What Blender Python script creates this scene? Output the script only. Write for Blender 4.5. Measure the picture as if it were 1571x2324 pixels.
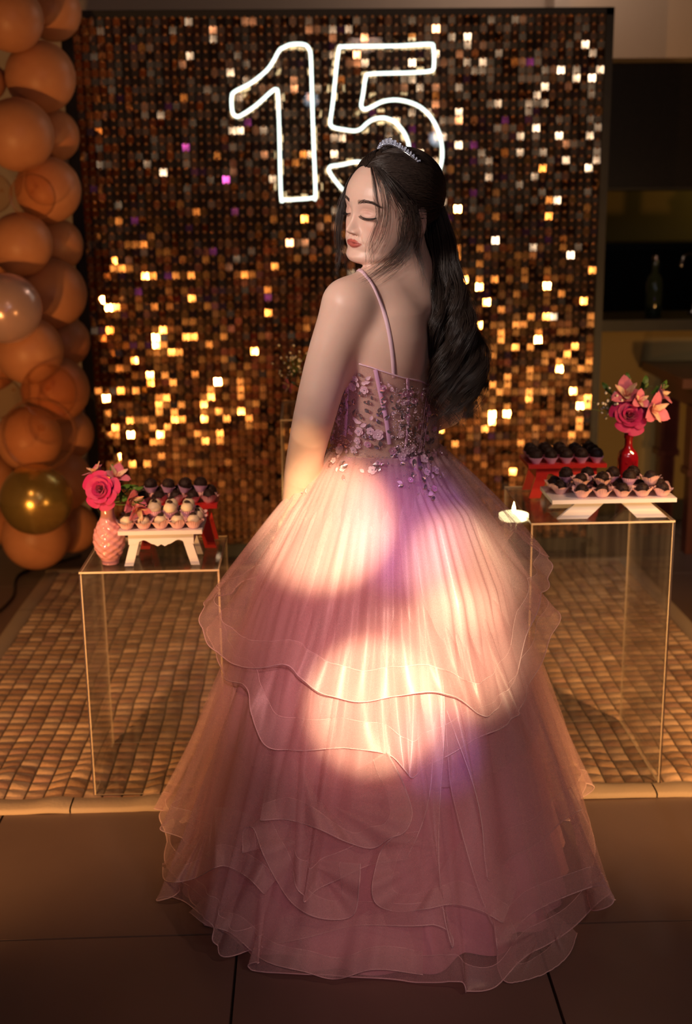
import bpy, math, random
import numpy as np
from mathutils import Vector, Matrix, Quaternion

for _o in list(bpy.data.objects):
    bpy.data.objects.remove(_o, do_unlink=True)
scene = bpy.context.scene
COL = scene.collection
PI = math.pi
rng = np.random.default_rng(15)
random.seed(15)

# ------------------------------------------------------------------ camera
FPX, CX, CY, CAM_H = 2739.0, 785.5, 1162.0, 1.45
PITCH, YAW, ROLL = math.radians(14.0), math.radians(1.8), math.radians(0.65)
cf = np.array([math.sin(YAW) * math.cos(PITCH), math.cos(YAW) * math.cos(PITCH), -math.sin(PITCH)])
_r0 = np.cross(cf, [0, 0, 1.0]); _r0 /= np.linalg.norm(_r0); _u0 = np.cross(_r0, cf)
cr = _r0 * math.cos(ROLL) - _u0 * math.sin(ROLL)
cu = _u0 * math.cos(ROLL) + _r0 * math.sin(ROLL)
CAMP = np.array([0.0, 0.0, CAM_H])


def ray(x, y):
    return cf + cr * (x - CX) / FPX - cu * (y - CY) / FPX


def atY(x, y, Y):
    d = ray(x, y)
    return CAMP + d * (Y / d[1])


def atZ(x, y, Z=0.0):
    d = ray(x, y)
    return CAMP + d * ((Z - CAM_H) / d[2])


def pix(p):
    q = np.asarray(p, float) - CAMP
    z = q @ cf
    return np.array([CX + FPX * (q @ cr) / z, CY - FPX * (q @ cu) / z])


cam_data = bpy.data.cameras.new("camera")
cam = bpy.data.objects.new("camera", cam_data)
COL.objects.link(cam)
_m = Matrix.Identity(4)
for _i in range(3):
    _m[_i][0], _m[_i][1], _m[_i][2], _m[_i][3] = cr[_i], cu[_i], -cf[_i], CAMP[_i]
cam.matrix_world = _m
cam_data.sensor_fit = 'AUTO'
cam_data.sensor_width = 36.0
cam_data.lens = FPX / 2324.0 * 36.0
cam_data.clip_start, cam_data.clip_end = 0.05, 60
cam_data.dof.use_dof = True
cam_data.dof.focus_distance = 2.42
cam_data.dof.aperture_fstop = 3.0
scene.camera = cam

# ------------------------------------------------------------------ colour management, world, lamps
scene.view_settings.view_transform = 'Standard'
scene.view_settings.look = 'None'
scene.view_settings.gamma = 1.0
scene.view_settings.exposure = 0.0
scene.view_settings.use_curve_mapping = False
scene.cycles.max_bounces = 10
scene.cycles.transparent_max_bounces = 40
scene.cycles.caustics_reflective = False
scene.cycles.caustics_refractive = False
scene.cycles.sample_clamp_indirect = 6.0

world = bpy.data.worlds.new("world")
scene.world = world
world.use_nodes = True
world.node_tree.nodes["Background"].inputs[0].default_value = (1.0, 0.62, 0.42, 1)
world.node_tree.nodes["Background"].inputs[1].default_value = 0.008


def lamp(name, kind, loc, energy, color, target=None, size=0.1, cone=40, blend=0.5, size_y=None):
    d = bpy.data.lights.new(name, kind)
    d.energy = energy
    d.color = color
    if kind == 'AREA':
        d.size = size
        if size_y:
            d.shape = 'RECTANGLE'; d.size_y = size_y
    else:
        d.shadow_soft_size = size
    if kind == 'SPOT':
        d.spot_size = math.radians(cone)
        d.spot_blend = blend
    o = bpy.data.objects.new(name, d)
    COL.objects.link(o)
    o.location = loc
    if target is not None:
        o.rotation_euler = (Vector(target) - Vector(loc)).to_track_quat('-Z', 'Y').to_euler()
    return o


# soft portrait light on the upper body, from the front left
lamp("portrait_spot", 'SPOT', (-1.45, 0.75, 2.15), 250, (1.0, 0.84, 0.75), (0.06, 2.45, 1.40), 0.2, 25, 1.0)
# small neutral spots on the two sweet tables
lamp("table_spot", 'SPOT', (-1.15, 1.0, 2.3), 42, (1.0, 0.80, 0.92), (-0.40, 2.95, 0.68), 0.08, 17, 1.0)
lamp("table_spot", 'SPOT', (1.35, 1.0, 2.3), 34, (1.0, 0.78, 0.82), (0.74, 2.98, 0.80), 0.08, 18, 1.0)
# warm pattern projector beside the camera: round pools of light on the skirt
PROJ = (0.05, -0.6, 2.0)
GOLD = (1.0, 0.74, 0.40)


def pool(px_, py_, Y, rad_px, energy, color, blend=0.75):
    t = atY(px_, py_, Y)
    ang = 2 * math.degrees(math.atan(rad_px / FPX * np.linalg.norm(t - CAMP) / np.linalg.norm(t - np.array(PROJ))))
    lamp("projector_pool", 'SPOT', PROJ, energy, color, t, 0.012, ang, blend)


pool(735, 1175, 2.3, 185, 1500, GOLD, 0.75)
pool(1070, 1270, 2.2, 170, 760, GOLD, 0.85)
pool(1060, 1460, 2.15, 180, 760, GOLD, 0.85)
pool(850, 1590, 2.1, 175, 900, GOLD, 0.6)
pool(930, 1540, 2.1, 210, 330, GOLD, 0.9)
pool(650, 1090, 2.5, 130, 420, (1.0, 0.66, 0.30), 0.6)
pool(930, 1180, 2.25, 190, 200, (0.50, 0.22, 1.0), 0.9)
pool(820, 925, 2.4, 120, 32, (0.72, 0.36, 1.0), 0.9)
pool(1000, 1690, 2.1, 130, 110, (0.42, 0.22, 1.0), 0.9)
pool(800, 1400, 2.15, 430, 280, (1.0, 0.42, 0.42), 1.0)  # broad pink fill added to lift the skirt between the pools
pool(870, 1960, 2.1, 430, 70, (1.0, 0.44, 0.44), 1.0)  # second pink fill, added to brighten the lower skirt
lamp("side_wash", 'SPOT', (1.6, 0.2, 2.3), 48, (1.0, 0.56, 0.38), (0.25, 2.3, 0.25), 0.05, 32, 1.0)
# warm uplights standing on the floor either side of the rug, and the wash on rug and curtain
lamp("floor_uplight", 'SPOT', (-1.5, 1.1, 0.25), 150, (1.0, 0.46, 0.13), (-0.9, 5.0, 0.9), 0.045, 75, 0.7)
lamp("floor_uplight", 'SPOT', (-1.15, 1.6, 0.12), 30, (1.0, 0.50, 0.15), (-0.5, 5.0, 0.5), 0.035, 70, 0.7)  # unseen extra uplight, added for more gold glints in the sequins
lamp("floor_uplight", 'SPOT', (1.45, 1.6, 0.12), 30, (1.0, 0.52, 0.16), (0.8, 5.0, 0.5), 0.035, 70, 0.7)  # its opposite number, likewise added for the sequin glints
lamp("wall_fill", 'POINT', (1.0, 5.28, 2.72), 9.0, (1.0, 0.74, 0.58), None, 0.05)  # unseen fill added behind the backdrop to lighten the wall
lamp("floor_uplight", 'SPOT', (1.75, 1.3, 0.3), 90, (1.0, 0.50, 0.15), (0.7, 5.0, 0.5), 0.05, 75, 0.7)
lamp("rug_wash", 'SPOT', (-1.2, 0.9, 2.6), 250, (1.0, 0.49, 0.19), (-0.62, 3.35, 0.0), 0.10, 38, 1.0)
lamp("rug_wash", 'SPOT', (1.9, 1.2, 2.6), 400, (1.0, 0.51, 0.18), (1.15, 3.2, 0.0), 0.10, 38, 1.0)
# white room lamps and a violet one, behind the photographer
for _p, _e in (((1.75, -1.6, 2.2), 6), ((1.35, -2.6, 2.15), 6), ((2.05, -2.4, 2.0), 6), ((1.6, -0.9, 2.45), 3.5), ((0.1, -2.9, 2.55), 3), ((-1.7, -2.4, 2.5), 2.5)):
    lamp("ceiling_downlight", 'POINT', _p, _e, (0.84, 0.90, 1.0), None, 0.07)
lamp("room_fill", 'POINT', (0.5, 0.2, 2.75), 9, (1.0, 0.62, 0.46), None, 0.12)  # added fill without a visible source, lifts floor and gown front
lamp("violet_uplight", 'POINT', (0.4, -1.9, 0.8), 4, (0.55, 0.12, 1.0), None, 0.09)


# ------------------------------------------------------------------ materials
def nodes_of(name):
    m = bpy.data.materials.new(name)
    m.use_nodes = True
    nt = m.node_tree
    return m, nt, nt.nodes["Principled BSDF"], nt.nodes["Material Output"]


def PM(name, base, rough=0.5, metal=0.0, noise=None, bump=None, coat=0.0, sss=0.0, emit=None, trans=0.0, ior=1.45,
       attr=None, spec=0.5, sheen=0.0):
    """Principled material; noise=(scale, second colour, contrast), bump=(scale, strength, distance), attr=name of a colour attribute multiplied in"""
    m, nt, b, out = nodes_of(name)
    L = nt.links
    b.inputs["Base Color"].default_value = (*base, 1)
    b.inputs["Roughness"].default_value = rough
    b.inputs["Metallic"].default_value = metal
    b.inputs["IOR"].default_value = ior
    b.inputs["Specular IOR Level"].default_value = spec
    b.inputs["Coat Weight"].default_value = coat
    b.inputs["Coat Roughness"].default_value = 0.1
    b.inputs["Transmission Weight"].default_value = trans
    b.inputs["Sheen Weight"].default_value = sheen
    if sss:
        b.inputs["Subsurface Weight"].default_value = sss
        b.inputs["Subsurface Radius"].default_value = (0.012, 0.005, 0.003)
        b.inputs["Subsurface Scale"].default_value = 1.0
    if emit:
        b.inputs["Emission Color"].default_value = (*emit[0], 1)
        b.inputs["Emission Strength"].default_value = emit[1]
    tc = nt.nodes.new("ShaderNodeTexCoord")
    col = None
    if noise:
        n = nt.nodes.new("ShaderNodeTexNoise")
        n.inputs["Scale"].default_value = noise[0]
        n.inputs["Detail"].default_value = 5
        L.new(tc.outputs["Object"], n.inputs["Vector"])
        r = nt.nodes.new("ShaderNodeMapRange")
        c = noise[2] if len(noise) > 2 else 0.25
        r.inputs[1].default_value, r.inputs[2].default_value = 0.5 - c, 0.5 + c
        L.new(n.outputs["Fac"], r.inputs[0])
        mx = nt.nodes.new("ShaderNodeMix"); mx.data_type = 'RGBA'
        mx.inputs["A"].default_value = (*base, 1); mx.inputs["B"].default_value = (*noise[1], 1)
        L.new(r.outputs[0], mx.inputs["Factor"])
        col = mx.outputs["Result"]
    if attr:
        a = nt.nodes.new("ShaderNodeAttribute"); a.attribute_name = attr
        mu = nt.nodes.new("ShaderNodeMix"); mu.data_type = 'RGBA'; mu.blend_type = 'MULTIPLY'
        mu.inputs["Factor"].default_value = 1.0
        if col is not None:
            L.new(col, mu.inputs["A"])
        else:
            mu.inputs["A"].default_value = (*base, 1)
        L.new(a.outputs["Color"], mu.inputs["B"])
        col = mu.outputs["Result"]
    if col is not None:
        L.new(col, b.inputs["Base Color"])
    if bump:
        n = nt.nodes.new("ShaderNodeTexNoise")
        n.inputs["Scale"].default_value = bump[0]
        n.inputs["Detail"].default_value = 4
        L.new(tc.outputs["Object"], n.inputs["Vector"])
        bp = nt.nodes.new("ShaderNodeBump")
        bp.inputs["Strength"].default_value = bump[1]
        bp.inputs["Distance"].default_value = bump[2] if len(bump) > 2 else 0.002
        L.new(n.outputs["Fac"], bp.inputs["Height"])
        L.new(bp.outputs["Normal"], b.inputs["Normal"])
    return m


def clear_mat(name, tint=(0.97, 0.96, 0.94), ior=1.49, haze=0.0, haze_col=(0.8, 0.7, 0.55), rough=0.015):
    """Thin clear sheet: transparent plus Fresnel gloss, and a little surface haze"""
    m, nt, b, out = nodes_of(name)
    L = nt.links
    nt.nodes.remove(b)
    t = nt.nodes.new("ShaderNodeBsdfTransparent"); t.inputs[0].default_value = (*tint, 1)
    g = nt.nodes.new("ShaderNodeBsdfGlossy"); g.inputs["Roughness"].default_value = rough
    fr = nt.nodes.new("ShaderNodeFresnel"); fr.inputs[0].default_value = ior
    mx = nt.nodes.new("ShaderNodeMixShader")
    fm = nt.nodes.new("ShaderNodeMath"); fm.operation = 'MULTIPLY'; fm.inputs[1].default_value = 0.5
    L.new(fr.outputs[0], fm.inputs[0]); L.new(fm.outputs[0], mx.inputs[0]); L.new(t.outputs[0], mx.inputs[1]); L.new(g.outputs[0], mx.inputs[2])
    last = mx
    if haze:
        d = nt.nodes.new("ShaderNodeBsdfDiffuse"); d.inputs[0].default_value = (*haze_col, 1)
        tc = nt.nodes.new("ShaderNodeTexCoord")
        mp = nt.nodes.new("ShaderNodeMapping"); mp.inputs["Scale"].default_value = (60, 60, 2.5)
        n = nt.nodes.new("ShaderNodeTexNoise"); n.inputs["Scale"].default_value = 1.0; n.inputs["Detail"].default_value = 6
        L.new(tc.outputs["Object"], mp.inputs[0]); L.new(mp.outputs[0], n.inputs["Vector"])
        r = nt.nodes.new("ShaderNodeMapRange")
        r.inputs[1].default_value, r.inputs[2].default_value, r.inputs[3].default_value, r.inputs[4].default_value = 0.4, 0.8, haze * 0.4, haze * 2.5
        L.new(n.outputs["Fac"], r.inputs[0])
        m2 = nt.nodes.new("ShaderNodeMixShader")
        L.new(r.outputs[0], m2.inputs[0]); L.new(mx.outputs[0], m2.inputs[1]); L.new(d.outputs[0], m2.inputs[2])
        last = m2
    L.new(last.outputs[0], out.inputs["Surface"])
    return m


# ------------------------------------------------------------------ object helpers
def tag(o, label=None, cat=None, group=None, kind=None):
    if label: o["label"] = label
    if cat: o["category"] = cat
    if group: o["group"] = group
    if kind: o["kind"] = kind
    return o


def empty(name, loc, label=None, cat=None, group=None, kind=None):
    o = bpy.data.objects.new(name, None)
    o.empty_display_size = 0.05
    COL.objects.link(o)
    o.location = loc
    return tag(o, label, cat, group, kind)


def mesh_data(name, V, F, mats, smooth=False, midx=None, colors=None):
    V = np.asarray(V, np.float32)
    me = bpy.data.meshes.new(name)
    if isinstance(F, np.ndarray):
        nf, k = F.shape
        me.vertices.add(len(V)); me.vertices.foreach_set("co", V.ravel())
        me.loops.add(nf * k); me.loops.foreach_set("vertex_index", F.astype(np.int32).ravel())
        me.polygons.add(nf)
        me.polygons.foreach_set("loop_start", np.arange(0, nf * k, k, dtype=np.int32))
        me.polygons.foreach_set("loop_total", np.full(nf, k, np.int32))
        me.update(calc_edges=True)
    else:
        me.from_pydata(V.tolist(), [], [list(map(int, f)) for f in F])
        me.update()
    for m in (mats if isinstance(mats, (list, tuple)) else [mats]):
        me.materials.append(m)
    n = len(me.polygons)
    if midx is not None:
        me.polygons.foreach_set("material_index", np.asarray(midx, np.int32))
    me.polygons.foreach_set("use_smooth", np.full(n, bool(smooth)))
    if colors is not None:
        a = me.color_attributes.new("tint", 'FLOAT_COLOR', 'POINT')
        c = np.ones((len(V), 4), np.float32); c[:, :3] = colors
        a.data.foreach_set("color", c.ravel())
    me.validate()
    return me


def link(name, me, parent=None, loc=None, rot=None, scale=None):
    o = bpy.data.objects.new(name, me)
    COL.objects.link(o)
    if parent is not None: o.parent = parent
    if loc is not None: o.location = loc
    if rot is not None: o.rotation_euler = rot
    if scale is not None: o.scale = scale if hasattr(scale, '__len__') else (scale,) * 3
    return o


def obj(name, V, F, mats, parent=None, smooth=False, midx=None, colors=None, loc=None, world_coords=False, rot=None):
    """One mesh object. world_coords: V is in world space although the object hangs under parents that sit elsewhere."""
    V = np.asarray(V, np.float64)
    if world_coords and parent is not None:
        off = np.zeros(3); p = parent
        while p is not None:
            off += np.array(p.location); p = p.parent
        V = V - off
    return link(name, mesh_data(name, V, F, mats, smooth, midx, colors), parent, loc, rot)


def copy_tree(o, parent=None):
    c = o.copy()
    COL.objects.link(c)
    c.parent = parent
    for ch in list(o.children):
        copy_tree(ch, c)
    return c


class MB:
    """collects pieces of one mesh"""
    def __init__(s): s.V, s.F, s.M = [], [], []

    def add(s, V, F, mi=0):
        b = len(s.V)
        s.V.extend([tuple(v) for v in V])
        s.F.extend([tuple(int(i) + b for i in f) for f in F])
        s.M.extend([mi] * len(F))
        return s

    def box(s, c, size, mi=0, R=None):
        x, y, z = np.array(size) / 2
        P = np.array([(sx * x, sy * y, sz * z) for sz in (-1, 1) for sy in (-1, 1) for sx in (-1, 1)])
        if R is not None: P = P @ np.array(R).T
        P = P + np.array(c)
        return s.add(P, [(0, 2, 3, 1), (4, 5, 7, 6), (0, 1, 5, 4), (2, 6, 7, 3), (0, 4, 6, 2), (1, 3, 7, 5)], mi)

    def lathe(s, prof, n=24, c=(0, 0, 0), mi=0, wob=None, cap=True):
        V, F = [], []
        for (r, z) in prof:
            for k in range(n):
                a = 2 * PI * k / n
                rr = r * (wob(a, z) if wob else 1)
                V.append((c[0] + rr * math.cos(a), c[1] + rr * math.sin(a), c[2] + z))
        for i in range(len(prof) - 1):
            for k in range(n):
                F.append((i * n + k, i * n + (k + 1) % n, (i + 1) * n + (k + 1) % n, (i + 1) * n + k))
        if cap:
            F.append(tuple(range(n))[::-1]); F.append(tuple((len(prof) - 1) * n + k for k in range(n)))
        return s.add(V, F, mi)

    def tube(s, pts, rad, n=8, mi=0, closed=False, cap=True):
        V, F = tube_geo(pts, rad, n, closed, cap)
        return s.add(V, F, mi)

    def build(s, name, mats, parent=None, smooth=False, **k):
        return obj(name, s.V, s.F, mats, parent, smooth, s.M, **k)

    def data(s, name, mats, smooth=False):
        return mesh_data(name, s.V, s.F, mats, smooth, s.M)


def tube_geo(pts, rad, n=8, closed=False, cap=True):
    P = np.asarray(pts, float); m = len(P)
    rad = np.broadcast_to(np.asarray(rad, float), (m,))
    if closed:
        T = np.roll(P, -1, 0) - np.roll(P, 1, 0)
    else:
        T = np.gradient(P, axis=0)
    T /= np.linalg.norm(T, axis=1, keepdims=True) + 1e-12
    up = np.array([0, 0, 1.0]) if abs(T[0][2]) < 0.9 else np.array([0, 1.0, 0])
    N = np.cross(T[0], up); N /= np.linalg.norm(N)
    V, F = [], []
    for i in range(m):
        N = N - T[i] * (N @ T[i]); N /= np.linalg.norm(N) + 1e-12
        B = np.cross(T[i], N)
        for k in range(n):
            a = 2 * PI * k / n
            V.append(P[i] + rad[i] * (math.cos(a) * N + math.sin(a) * B))
    for i in range(m if closed else m - 1):
        j = (i + 1) % m
        for k in range(n):
            F.append((i * n + k, i * n + (k + 1) % n, j * n + (k + 1) % n, j * n + k))
    if cap and not closed:
        F.append(tuple(range(n))[::-1]); F.append(tuple((m - 1) * n + k for k in range(n)))
    return V, F


def spline(pts, n):
    """Catmull-Rom through pts, n samples, roughly even in arc length"""
    P = np.asarray(pts, float)
    Q = np.vstack([2 * P[0] - P[1], P, 2 * P[-1] - P[-2]])
    out = []
    for i in range(1, len(Q) - 2):
        for t in np.linspace(0, 1, 16, endpoint=False):
            a, b, c, d = Q[i - 1], Q[i], Q[i + 1], Q[i + 2]
            out.append(0.5 * (2 * b + (c - a) * t + (2 * a - 5 * b + 4 * c - d) * t * t + (3 * b - a - 3 * c + d) * t ** 3))
    out.append(P[-1])
    out = np.array(out)
    s = np.concatenate([[0], np.cumsum(np.linalg.norm(np.diff(out, axis=0), axis=1))])
    u = np.linspace(0, s[-1], n)
    return np.stack([np.interp(u, s, out[:, k]) for k in range(out.shape[1])], 1)


def vnoise(x, y, seed=0):
    """smooth 2-D value noise in -1..1"""
    x = np.asarray(x, float); y = np.asarray(y, float)
    xi, yi = np.floor(x).astype(int), np.floor(y).astype(int)
    fx, fy = x - xi, y - yi
    fx, fy = fx * fx * (3 - 2 * fx), fy * fy * (3 - 2 * fy)

    def h(a, b):
        v = np.sin(a * 127.1 + b * 311.7 + seed * 74.7) * 43758.5453
        return (v - np.floor(v)) * 2 - 1
    return (h(xi, yi) * (1 - fx) + h(xi + 1, yi) * fx) * (1 - fy) + (h(xi, yi + 1) * (1 - fx) + h(xi + 1, yi + 1) * fx) * fy


def align(z_dir, x_hint=(1, 0, 0)):
    """rotation matrix whose z axis is z_dir"""
    z = np.array(z_dir, float); z /= np.linalg.norm(z)
    x = np.array(x_hint, float); x = x - z * (x @ z)
    if np.linalg.norm(x) < 1e-6: x = np.cross(z, [0, 1, 0.3])
    x /= np.linalg.norm(x)
    return np.stack([x, np.cross(z, x), z], 1)


def euler_of(R):
    return Matrix([list(map(float, r)) for r in R]).to_euler()

# ================================================================== the setting
M_TILE = PM("porcelain_tile", (0.175, 0.115, 0.095), 0.40, noise=(3.0, (0.135, 0.088, 0.074), 0.3), bump=(40, 0.08))
M_GROUT = PM("grout", (0.03, 0.022, 0.018), 0.9, noise=(30, (0.02, 0.016, 0.014)))
M_WALL = PM("cream_paint", (0.52, 0.42, 0.34), 0.8, noise=(2, (0.48, 0.39, 0.31)), bump=(120, 0.05))
M_MUSTARD = PM("mustard_paint", (0.42, 0.30, 0.11), 0.75, noise=(2, (0.36, 0.26, 0.10)), bump=(120, 0.05))
M_DARKROOM = PM("dark_paint", (0.09, 0.075, 0.06), 0.8, noise=(2, (0.07, 0.06, 0.05)))
M_BLACK = PM("black_metal", (0.012, 0.011, 0.011), 0.45, noise=(20, (0.02, 0.018, 0.018)))
M_CEIL = PM("ceiling_paint", (0.30, 0.26, 0.23), 0.9, noise=(2, (0.27, 0.23, 0.2)))

RX0, RX1, RY0, RY1, RZ = -2.9, 3.2, -3.6, 5.95, 2.9
BAR_Y = 5.55          # face of the bar wall to the right of the curtain

fl = MB().box((0.15, 2.4, -0.033), (6.2, 13.4, 0.05)).build("floor", M_GROUT)
tag(fl, "dark brown porcelain tile floor", "floor", kind="structure")
T, GAP = 0.613, 0.004
tb = MB()
_h = (T - GAP) / 2
tb.add([(-_h, -_h, -0.008), (_h, -_h, -0.008), (_h, _h, -0.008), (-_h, _h, -0.008),
        (-_h + .001, -_h + .001, 0), (_h - .001, -_h + .001, 0), (_h - .001, _h - .001, 0), (-_h + .001, _h - .001, 0)],
       [(4, 5, 6, 7), (0, 1, 5, 4), (1, 2, 6, 5), (2, 3, 7, 6), (3, 0, 4, 7)])
tile_me = tb.data("floor_tile", M_TILE)
for i in range(-4, 5):
    for j in range(-5, 7):
        link("floor_tile", tile_me, fl, (-0.163 + T * (i + 0.5), 2.222 + T * (j + 0.5), 0))


def wall(name, c, s, m):
    return tag(MB().box(c, s).build(name, m), kind="structure")


wall("wall_left", (RX0 - 0.05, 1.2, RZ / 2), (0.1, 9.7, RZ), M_WALL)
wall("wall_right", (RX1 + 0.05, 2.4, RZ / 2), (0.1, 12, RZ), M_DARKROOM)
wall("wall_front", (0.15, RY0 - 0.05, RZ / 2), (6.3, 0.1, RZ), M_DARKROOM)
wall("wall_back", (-0.75, RY1 + 0.05, RZ / 2), (4.4, 0.1, RZ), M_WALL)
# lintel over the bar opening and the low bar wall under it
wall("wall_lintel", (2.2, BAR_Y + 0.1, (2.085 + RZ) / 2), (2.2, 0.2, RZ - 2.085), M_WALL)
wall("wall_reveal", (1.2, 5.8, RZ / 2), (0.12, 0.4, RZ), M_WALL)
wall("wall_bar", (2.2, BAR_Y + 0.06, 0.46), (2.2, 0.12, 0.92), M_MUSTARD)
tag(MB().box((2.2, BAR_Y - 0.008, 0.05), (2.2, 0.014, 0.1)).build("baseboard_bar", M_BLACK), kind="structure")
wall("wall_kitchen", (2.2, 8.2, RZ / 2), (2.2, 0.1, RZ), M_MUSTARD)
wall("ceiling", (0.15, 2.4, RZ + 0.05), (6.4, 13.4, 0.1), M_CEIL)
lamp("kitchen_lamp", 'POINT', (3.0, 7.6, 1.72), 1.6, (1.0, 0.72, 0.2), None, 0.05)

M_WOODDARK = PM("dark_red_wood", (0.11, 0.022, 0.012), 0.35, noise=(9, (0.06, 0.012, 0.008)), coat=0.3)
M_GRANITE = PM("dark_granite", (0.008, 0.007, 0.006), 0.35, noise=(60, (0.014, 0.011, 0.010)), spec=0.25)
bt = empty("bar_counter", (2.2, BAR_Y, 0.92), "dark granite counter on the low mustard wall", "counter")
MB().box((0, 0.1, 0.02), (2.2, 0.5, 0.04)).build("worktop", M_GRANITE, bt)
MB().box((0, -0.165, 0.02), (2.2, 0.03, 0.05)).build("edge_strip", M_BLACK, bt)
hc = empty("hanging_cabinet", (2.25, 5.95, 1.53), "black cabinet hanging over the bar counter", "cabinet")
MB().box((0, 0, 0.3), (1.9, 0.4, 0.6)).build("body", M_BLACK, hc)
for k in range(3):
    dr = MB().box((-0.62 + 0.62 * k, -0.21, 0.3), (0.6, 0.02, 0.58)).build("door", M_GRANITE, hc)
    MB().box((-0.40 + 0.62 * k, -0.235, 0.08), (0.012, 0.02, 0.1)).build("handle", M_BLACK, dr)

kc = empty("kitchen_cabinet", (2.18, 7.75, 0), "low black cabinet inside the dark kitchen beyond the bar", "cabinet")
MB().box((0, 0, 0.62), (1.9, 0.5, 1.24)).build("body", M_BLACK, kc)
for k in range(4):
    dr = MB().box((-0.69 + 0.46 * k, -0.26, 0.62), (0.44, 0.02, 1.16)).build("door", M_GRANITE, kc)
    MB().box((-0.53 + 0.46 * k, -0.28, 0.95), (0.012, 0.02, 0.14)).build("handle", M_BLACK, dr)

# things standing on the bar counter
M_STEEL = PM("dim_steel", (0.4, 0.38, 0.36), 0.25, 1.0, noise=(20, (0.3, 0.28, 0.27)))
M_LEAF = PM("leaf_green", (0.06, 0.15, 0.025), 0.45, noise=(40, (0.10, 0.22, 0.04)), sss=0.0)
M_GLASSD = PM("dark_bottle_glass", (0.02, 0.03, 0.015), 0.08, noise=(10, (0.03, 0.04, 0.02)))
for k, (x, y) in enumerate(((1.62, 5.63), (2.02, 5.66))):
    b = empty("glass_bottle", (x, y, 0.96), ["dark glass bottle on the bar counter beside the curtain frame", "dark glass bottle on the bar counter next to the plant"][k], "bottle")
    MB().lathe([(0.036, 0), (0.038, 0.01), (0.038, 0.15), (0.03, 0.18), (0.014, 0.2), (0.013, 0.26)], 20).build("body", M_GLASSD, b, True)
    MB().lathe([(0.015, 0.255), (0.015, 0.275)], 16).build("cap", M_STEEL, b)
tp = empty("chrome_tap", (1.84, 5.72, 0.96), "chrome bar tap on the dark granite counter", "tap")
MB().lathe([(0.03, 0), (0.03, 0.01), (0.012, 0.015), (0.012, 0.05)], 16).build("base", M_STEEL, tp, True)
MB().tube(spline([(0, 0, 0.05), (0, 0, 0.2), (-0.03, -0.03, 0.27), (-0.08, -0.07, 0.27), (-0.1, -0.09, 0.22)], 24), 0.009).build("spout", M_STEEL, tp, True)
MB().tube([(0.012, 0, 0.04), (0.06, 0, 0.06)], 0.006).build("handle", M_STEEL, tp, True)
pl = empty("potted_plant", (2.25, 5.72, 0.96), "leafy green plant in a dark pot on the bar counter", "plant")
MB().lathe([(0.05, 0), (0.07, 0.1), (0.075, 0.1), (0.075, 0.12), (0.065, 0.12), (0.06, 0.09)], 20).build("pot", M_BLACK, pl, True)


def leaf_geo(L=0.12, W=0.04, bend=0.3, n=6, m=4, fold=0.15):
    V, F = [], []
    for i in range(n + 1):
        t = i / n
        w = W / 2 * (math.sin(PI * min(1, t * 0.98 + 0.02)) ** 0.8) * (1.15 - 0.5 * t)
        for j in range(m + 1):
            s = j / m * 2 - 1
            V.append((s * w, L * t * math.cos(bend * t), abs(s) * w * fold + L * t * math.sin(bend * t) * (1 - 1.2 * t)))
    for i in range(n):
        for j in range(m):
            a = i * (m + 1) + j
            F.append((a, a + 1, a + m + 2, a + m + 1))
    return V, F


_lf = mesh_data("leaf", *leaf_geo(0.2, 0.07, 0.5), M_LEAF, True)
for k in range(16):
    a = k * 2.4
    link("leaf", _lf, pl, (0.02 * math.cos(a), 0.02 * math.sin(a), 0.1), (0.5 + 0.9 * random.random(), 0, a), 0.8 + 0.5 * random.random())

# dark red wooden table by the bar
tt = empty("wooden_table", (2.12, 5.2, 0), "dark red wooden table in front of the mustard bar wall", "table")
MB().box((0, 0, 0.745), (1.15, 0.62, 0.04)).build("table_top", M_WOODDARK, tt)
MB().box((0, 0, 0.675), (1.0, 0.5, 0.09)).build("apron", M_WOODDARK, tt)
for sx in (-1, 1):
    for sy in (-1, 1):
        g = MB()
        g.box((sx * 0.47, sy * 0.22, 0.5), (0.085, 0.085, 0.28)); g.box((sx * 0.47, sy * 0.22, 0.19), (0.07, 0.07, 0.38)); g.box((sx * 0.47, sy * 0.22, 0.36), (0.1, 0.1, 0.03))
        g.build("leg", M_WOODDARK, tt)

# black cable on the floor by the rug
cb = MB().tube(spline([(-1.75, 3.6, 0.006), (-1.45, 3.95, 0.006), (-1.22, 4.2, 0.006), (-1.16, 4.5, 0.006), (-1.2, 4.85, 0.006), (-1.0, 5.1, 0.006)], 60), 0.006, 8).build("power_cable", M_BLACK, None, True)
tag(cb, "black power cable lying along the edge of the patchwork rug", "cable")

# ================================================================== patchwork hide rug
M_HIDE = PM("cow_hide", (1, 1, 1), 0.75, noise=(9, (0.72, 0.66, 0.6), 0.3), bump=(140, 0.5, 0.004), attr="tint", sheen=0.15)
M_HIDEB = PM("hide_border", (0.42, 0.31, 0.22), 0.75, noise=(9, (0.40, 0.31, 0.23), 0.3), bump=(140, 0.4, 0.003))
M_BACK = PM("rug_backing", (0.13, 0.085, 0.055), 0.9, noise=(40, (0.10, 0.065, 0.045)))
GX0, GX1, GY0, GY1, BW = -1.10, 1.36, 2.765, 4.90, 0.06


def rug_z(x, y):
    x = np.asarray(x, float); y = np.asarray(y, float)
    z = 0.0035 * (vnoise(x * 5, y * 5, 3) + 1)
    near = np.exp(-((y - 2.92) / 0.12) ** 2)
    for (cx, w, h) in ((-0.645, 0.04, 0.014), (-0.40, 0.035, 0.016), (-0.83, 0.05, 0.012), (0.70, 0.05, 0.012), (0.95, 0.04, 0.010)):
        z = z + h * near * np.exp(-((x - cx - 0.25 * (y - 2.85)) / w) ** 2)
    return z


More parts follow.
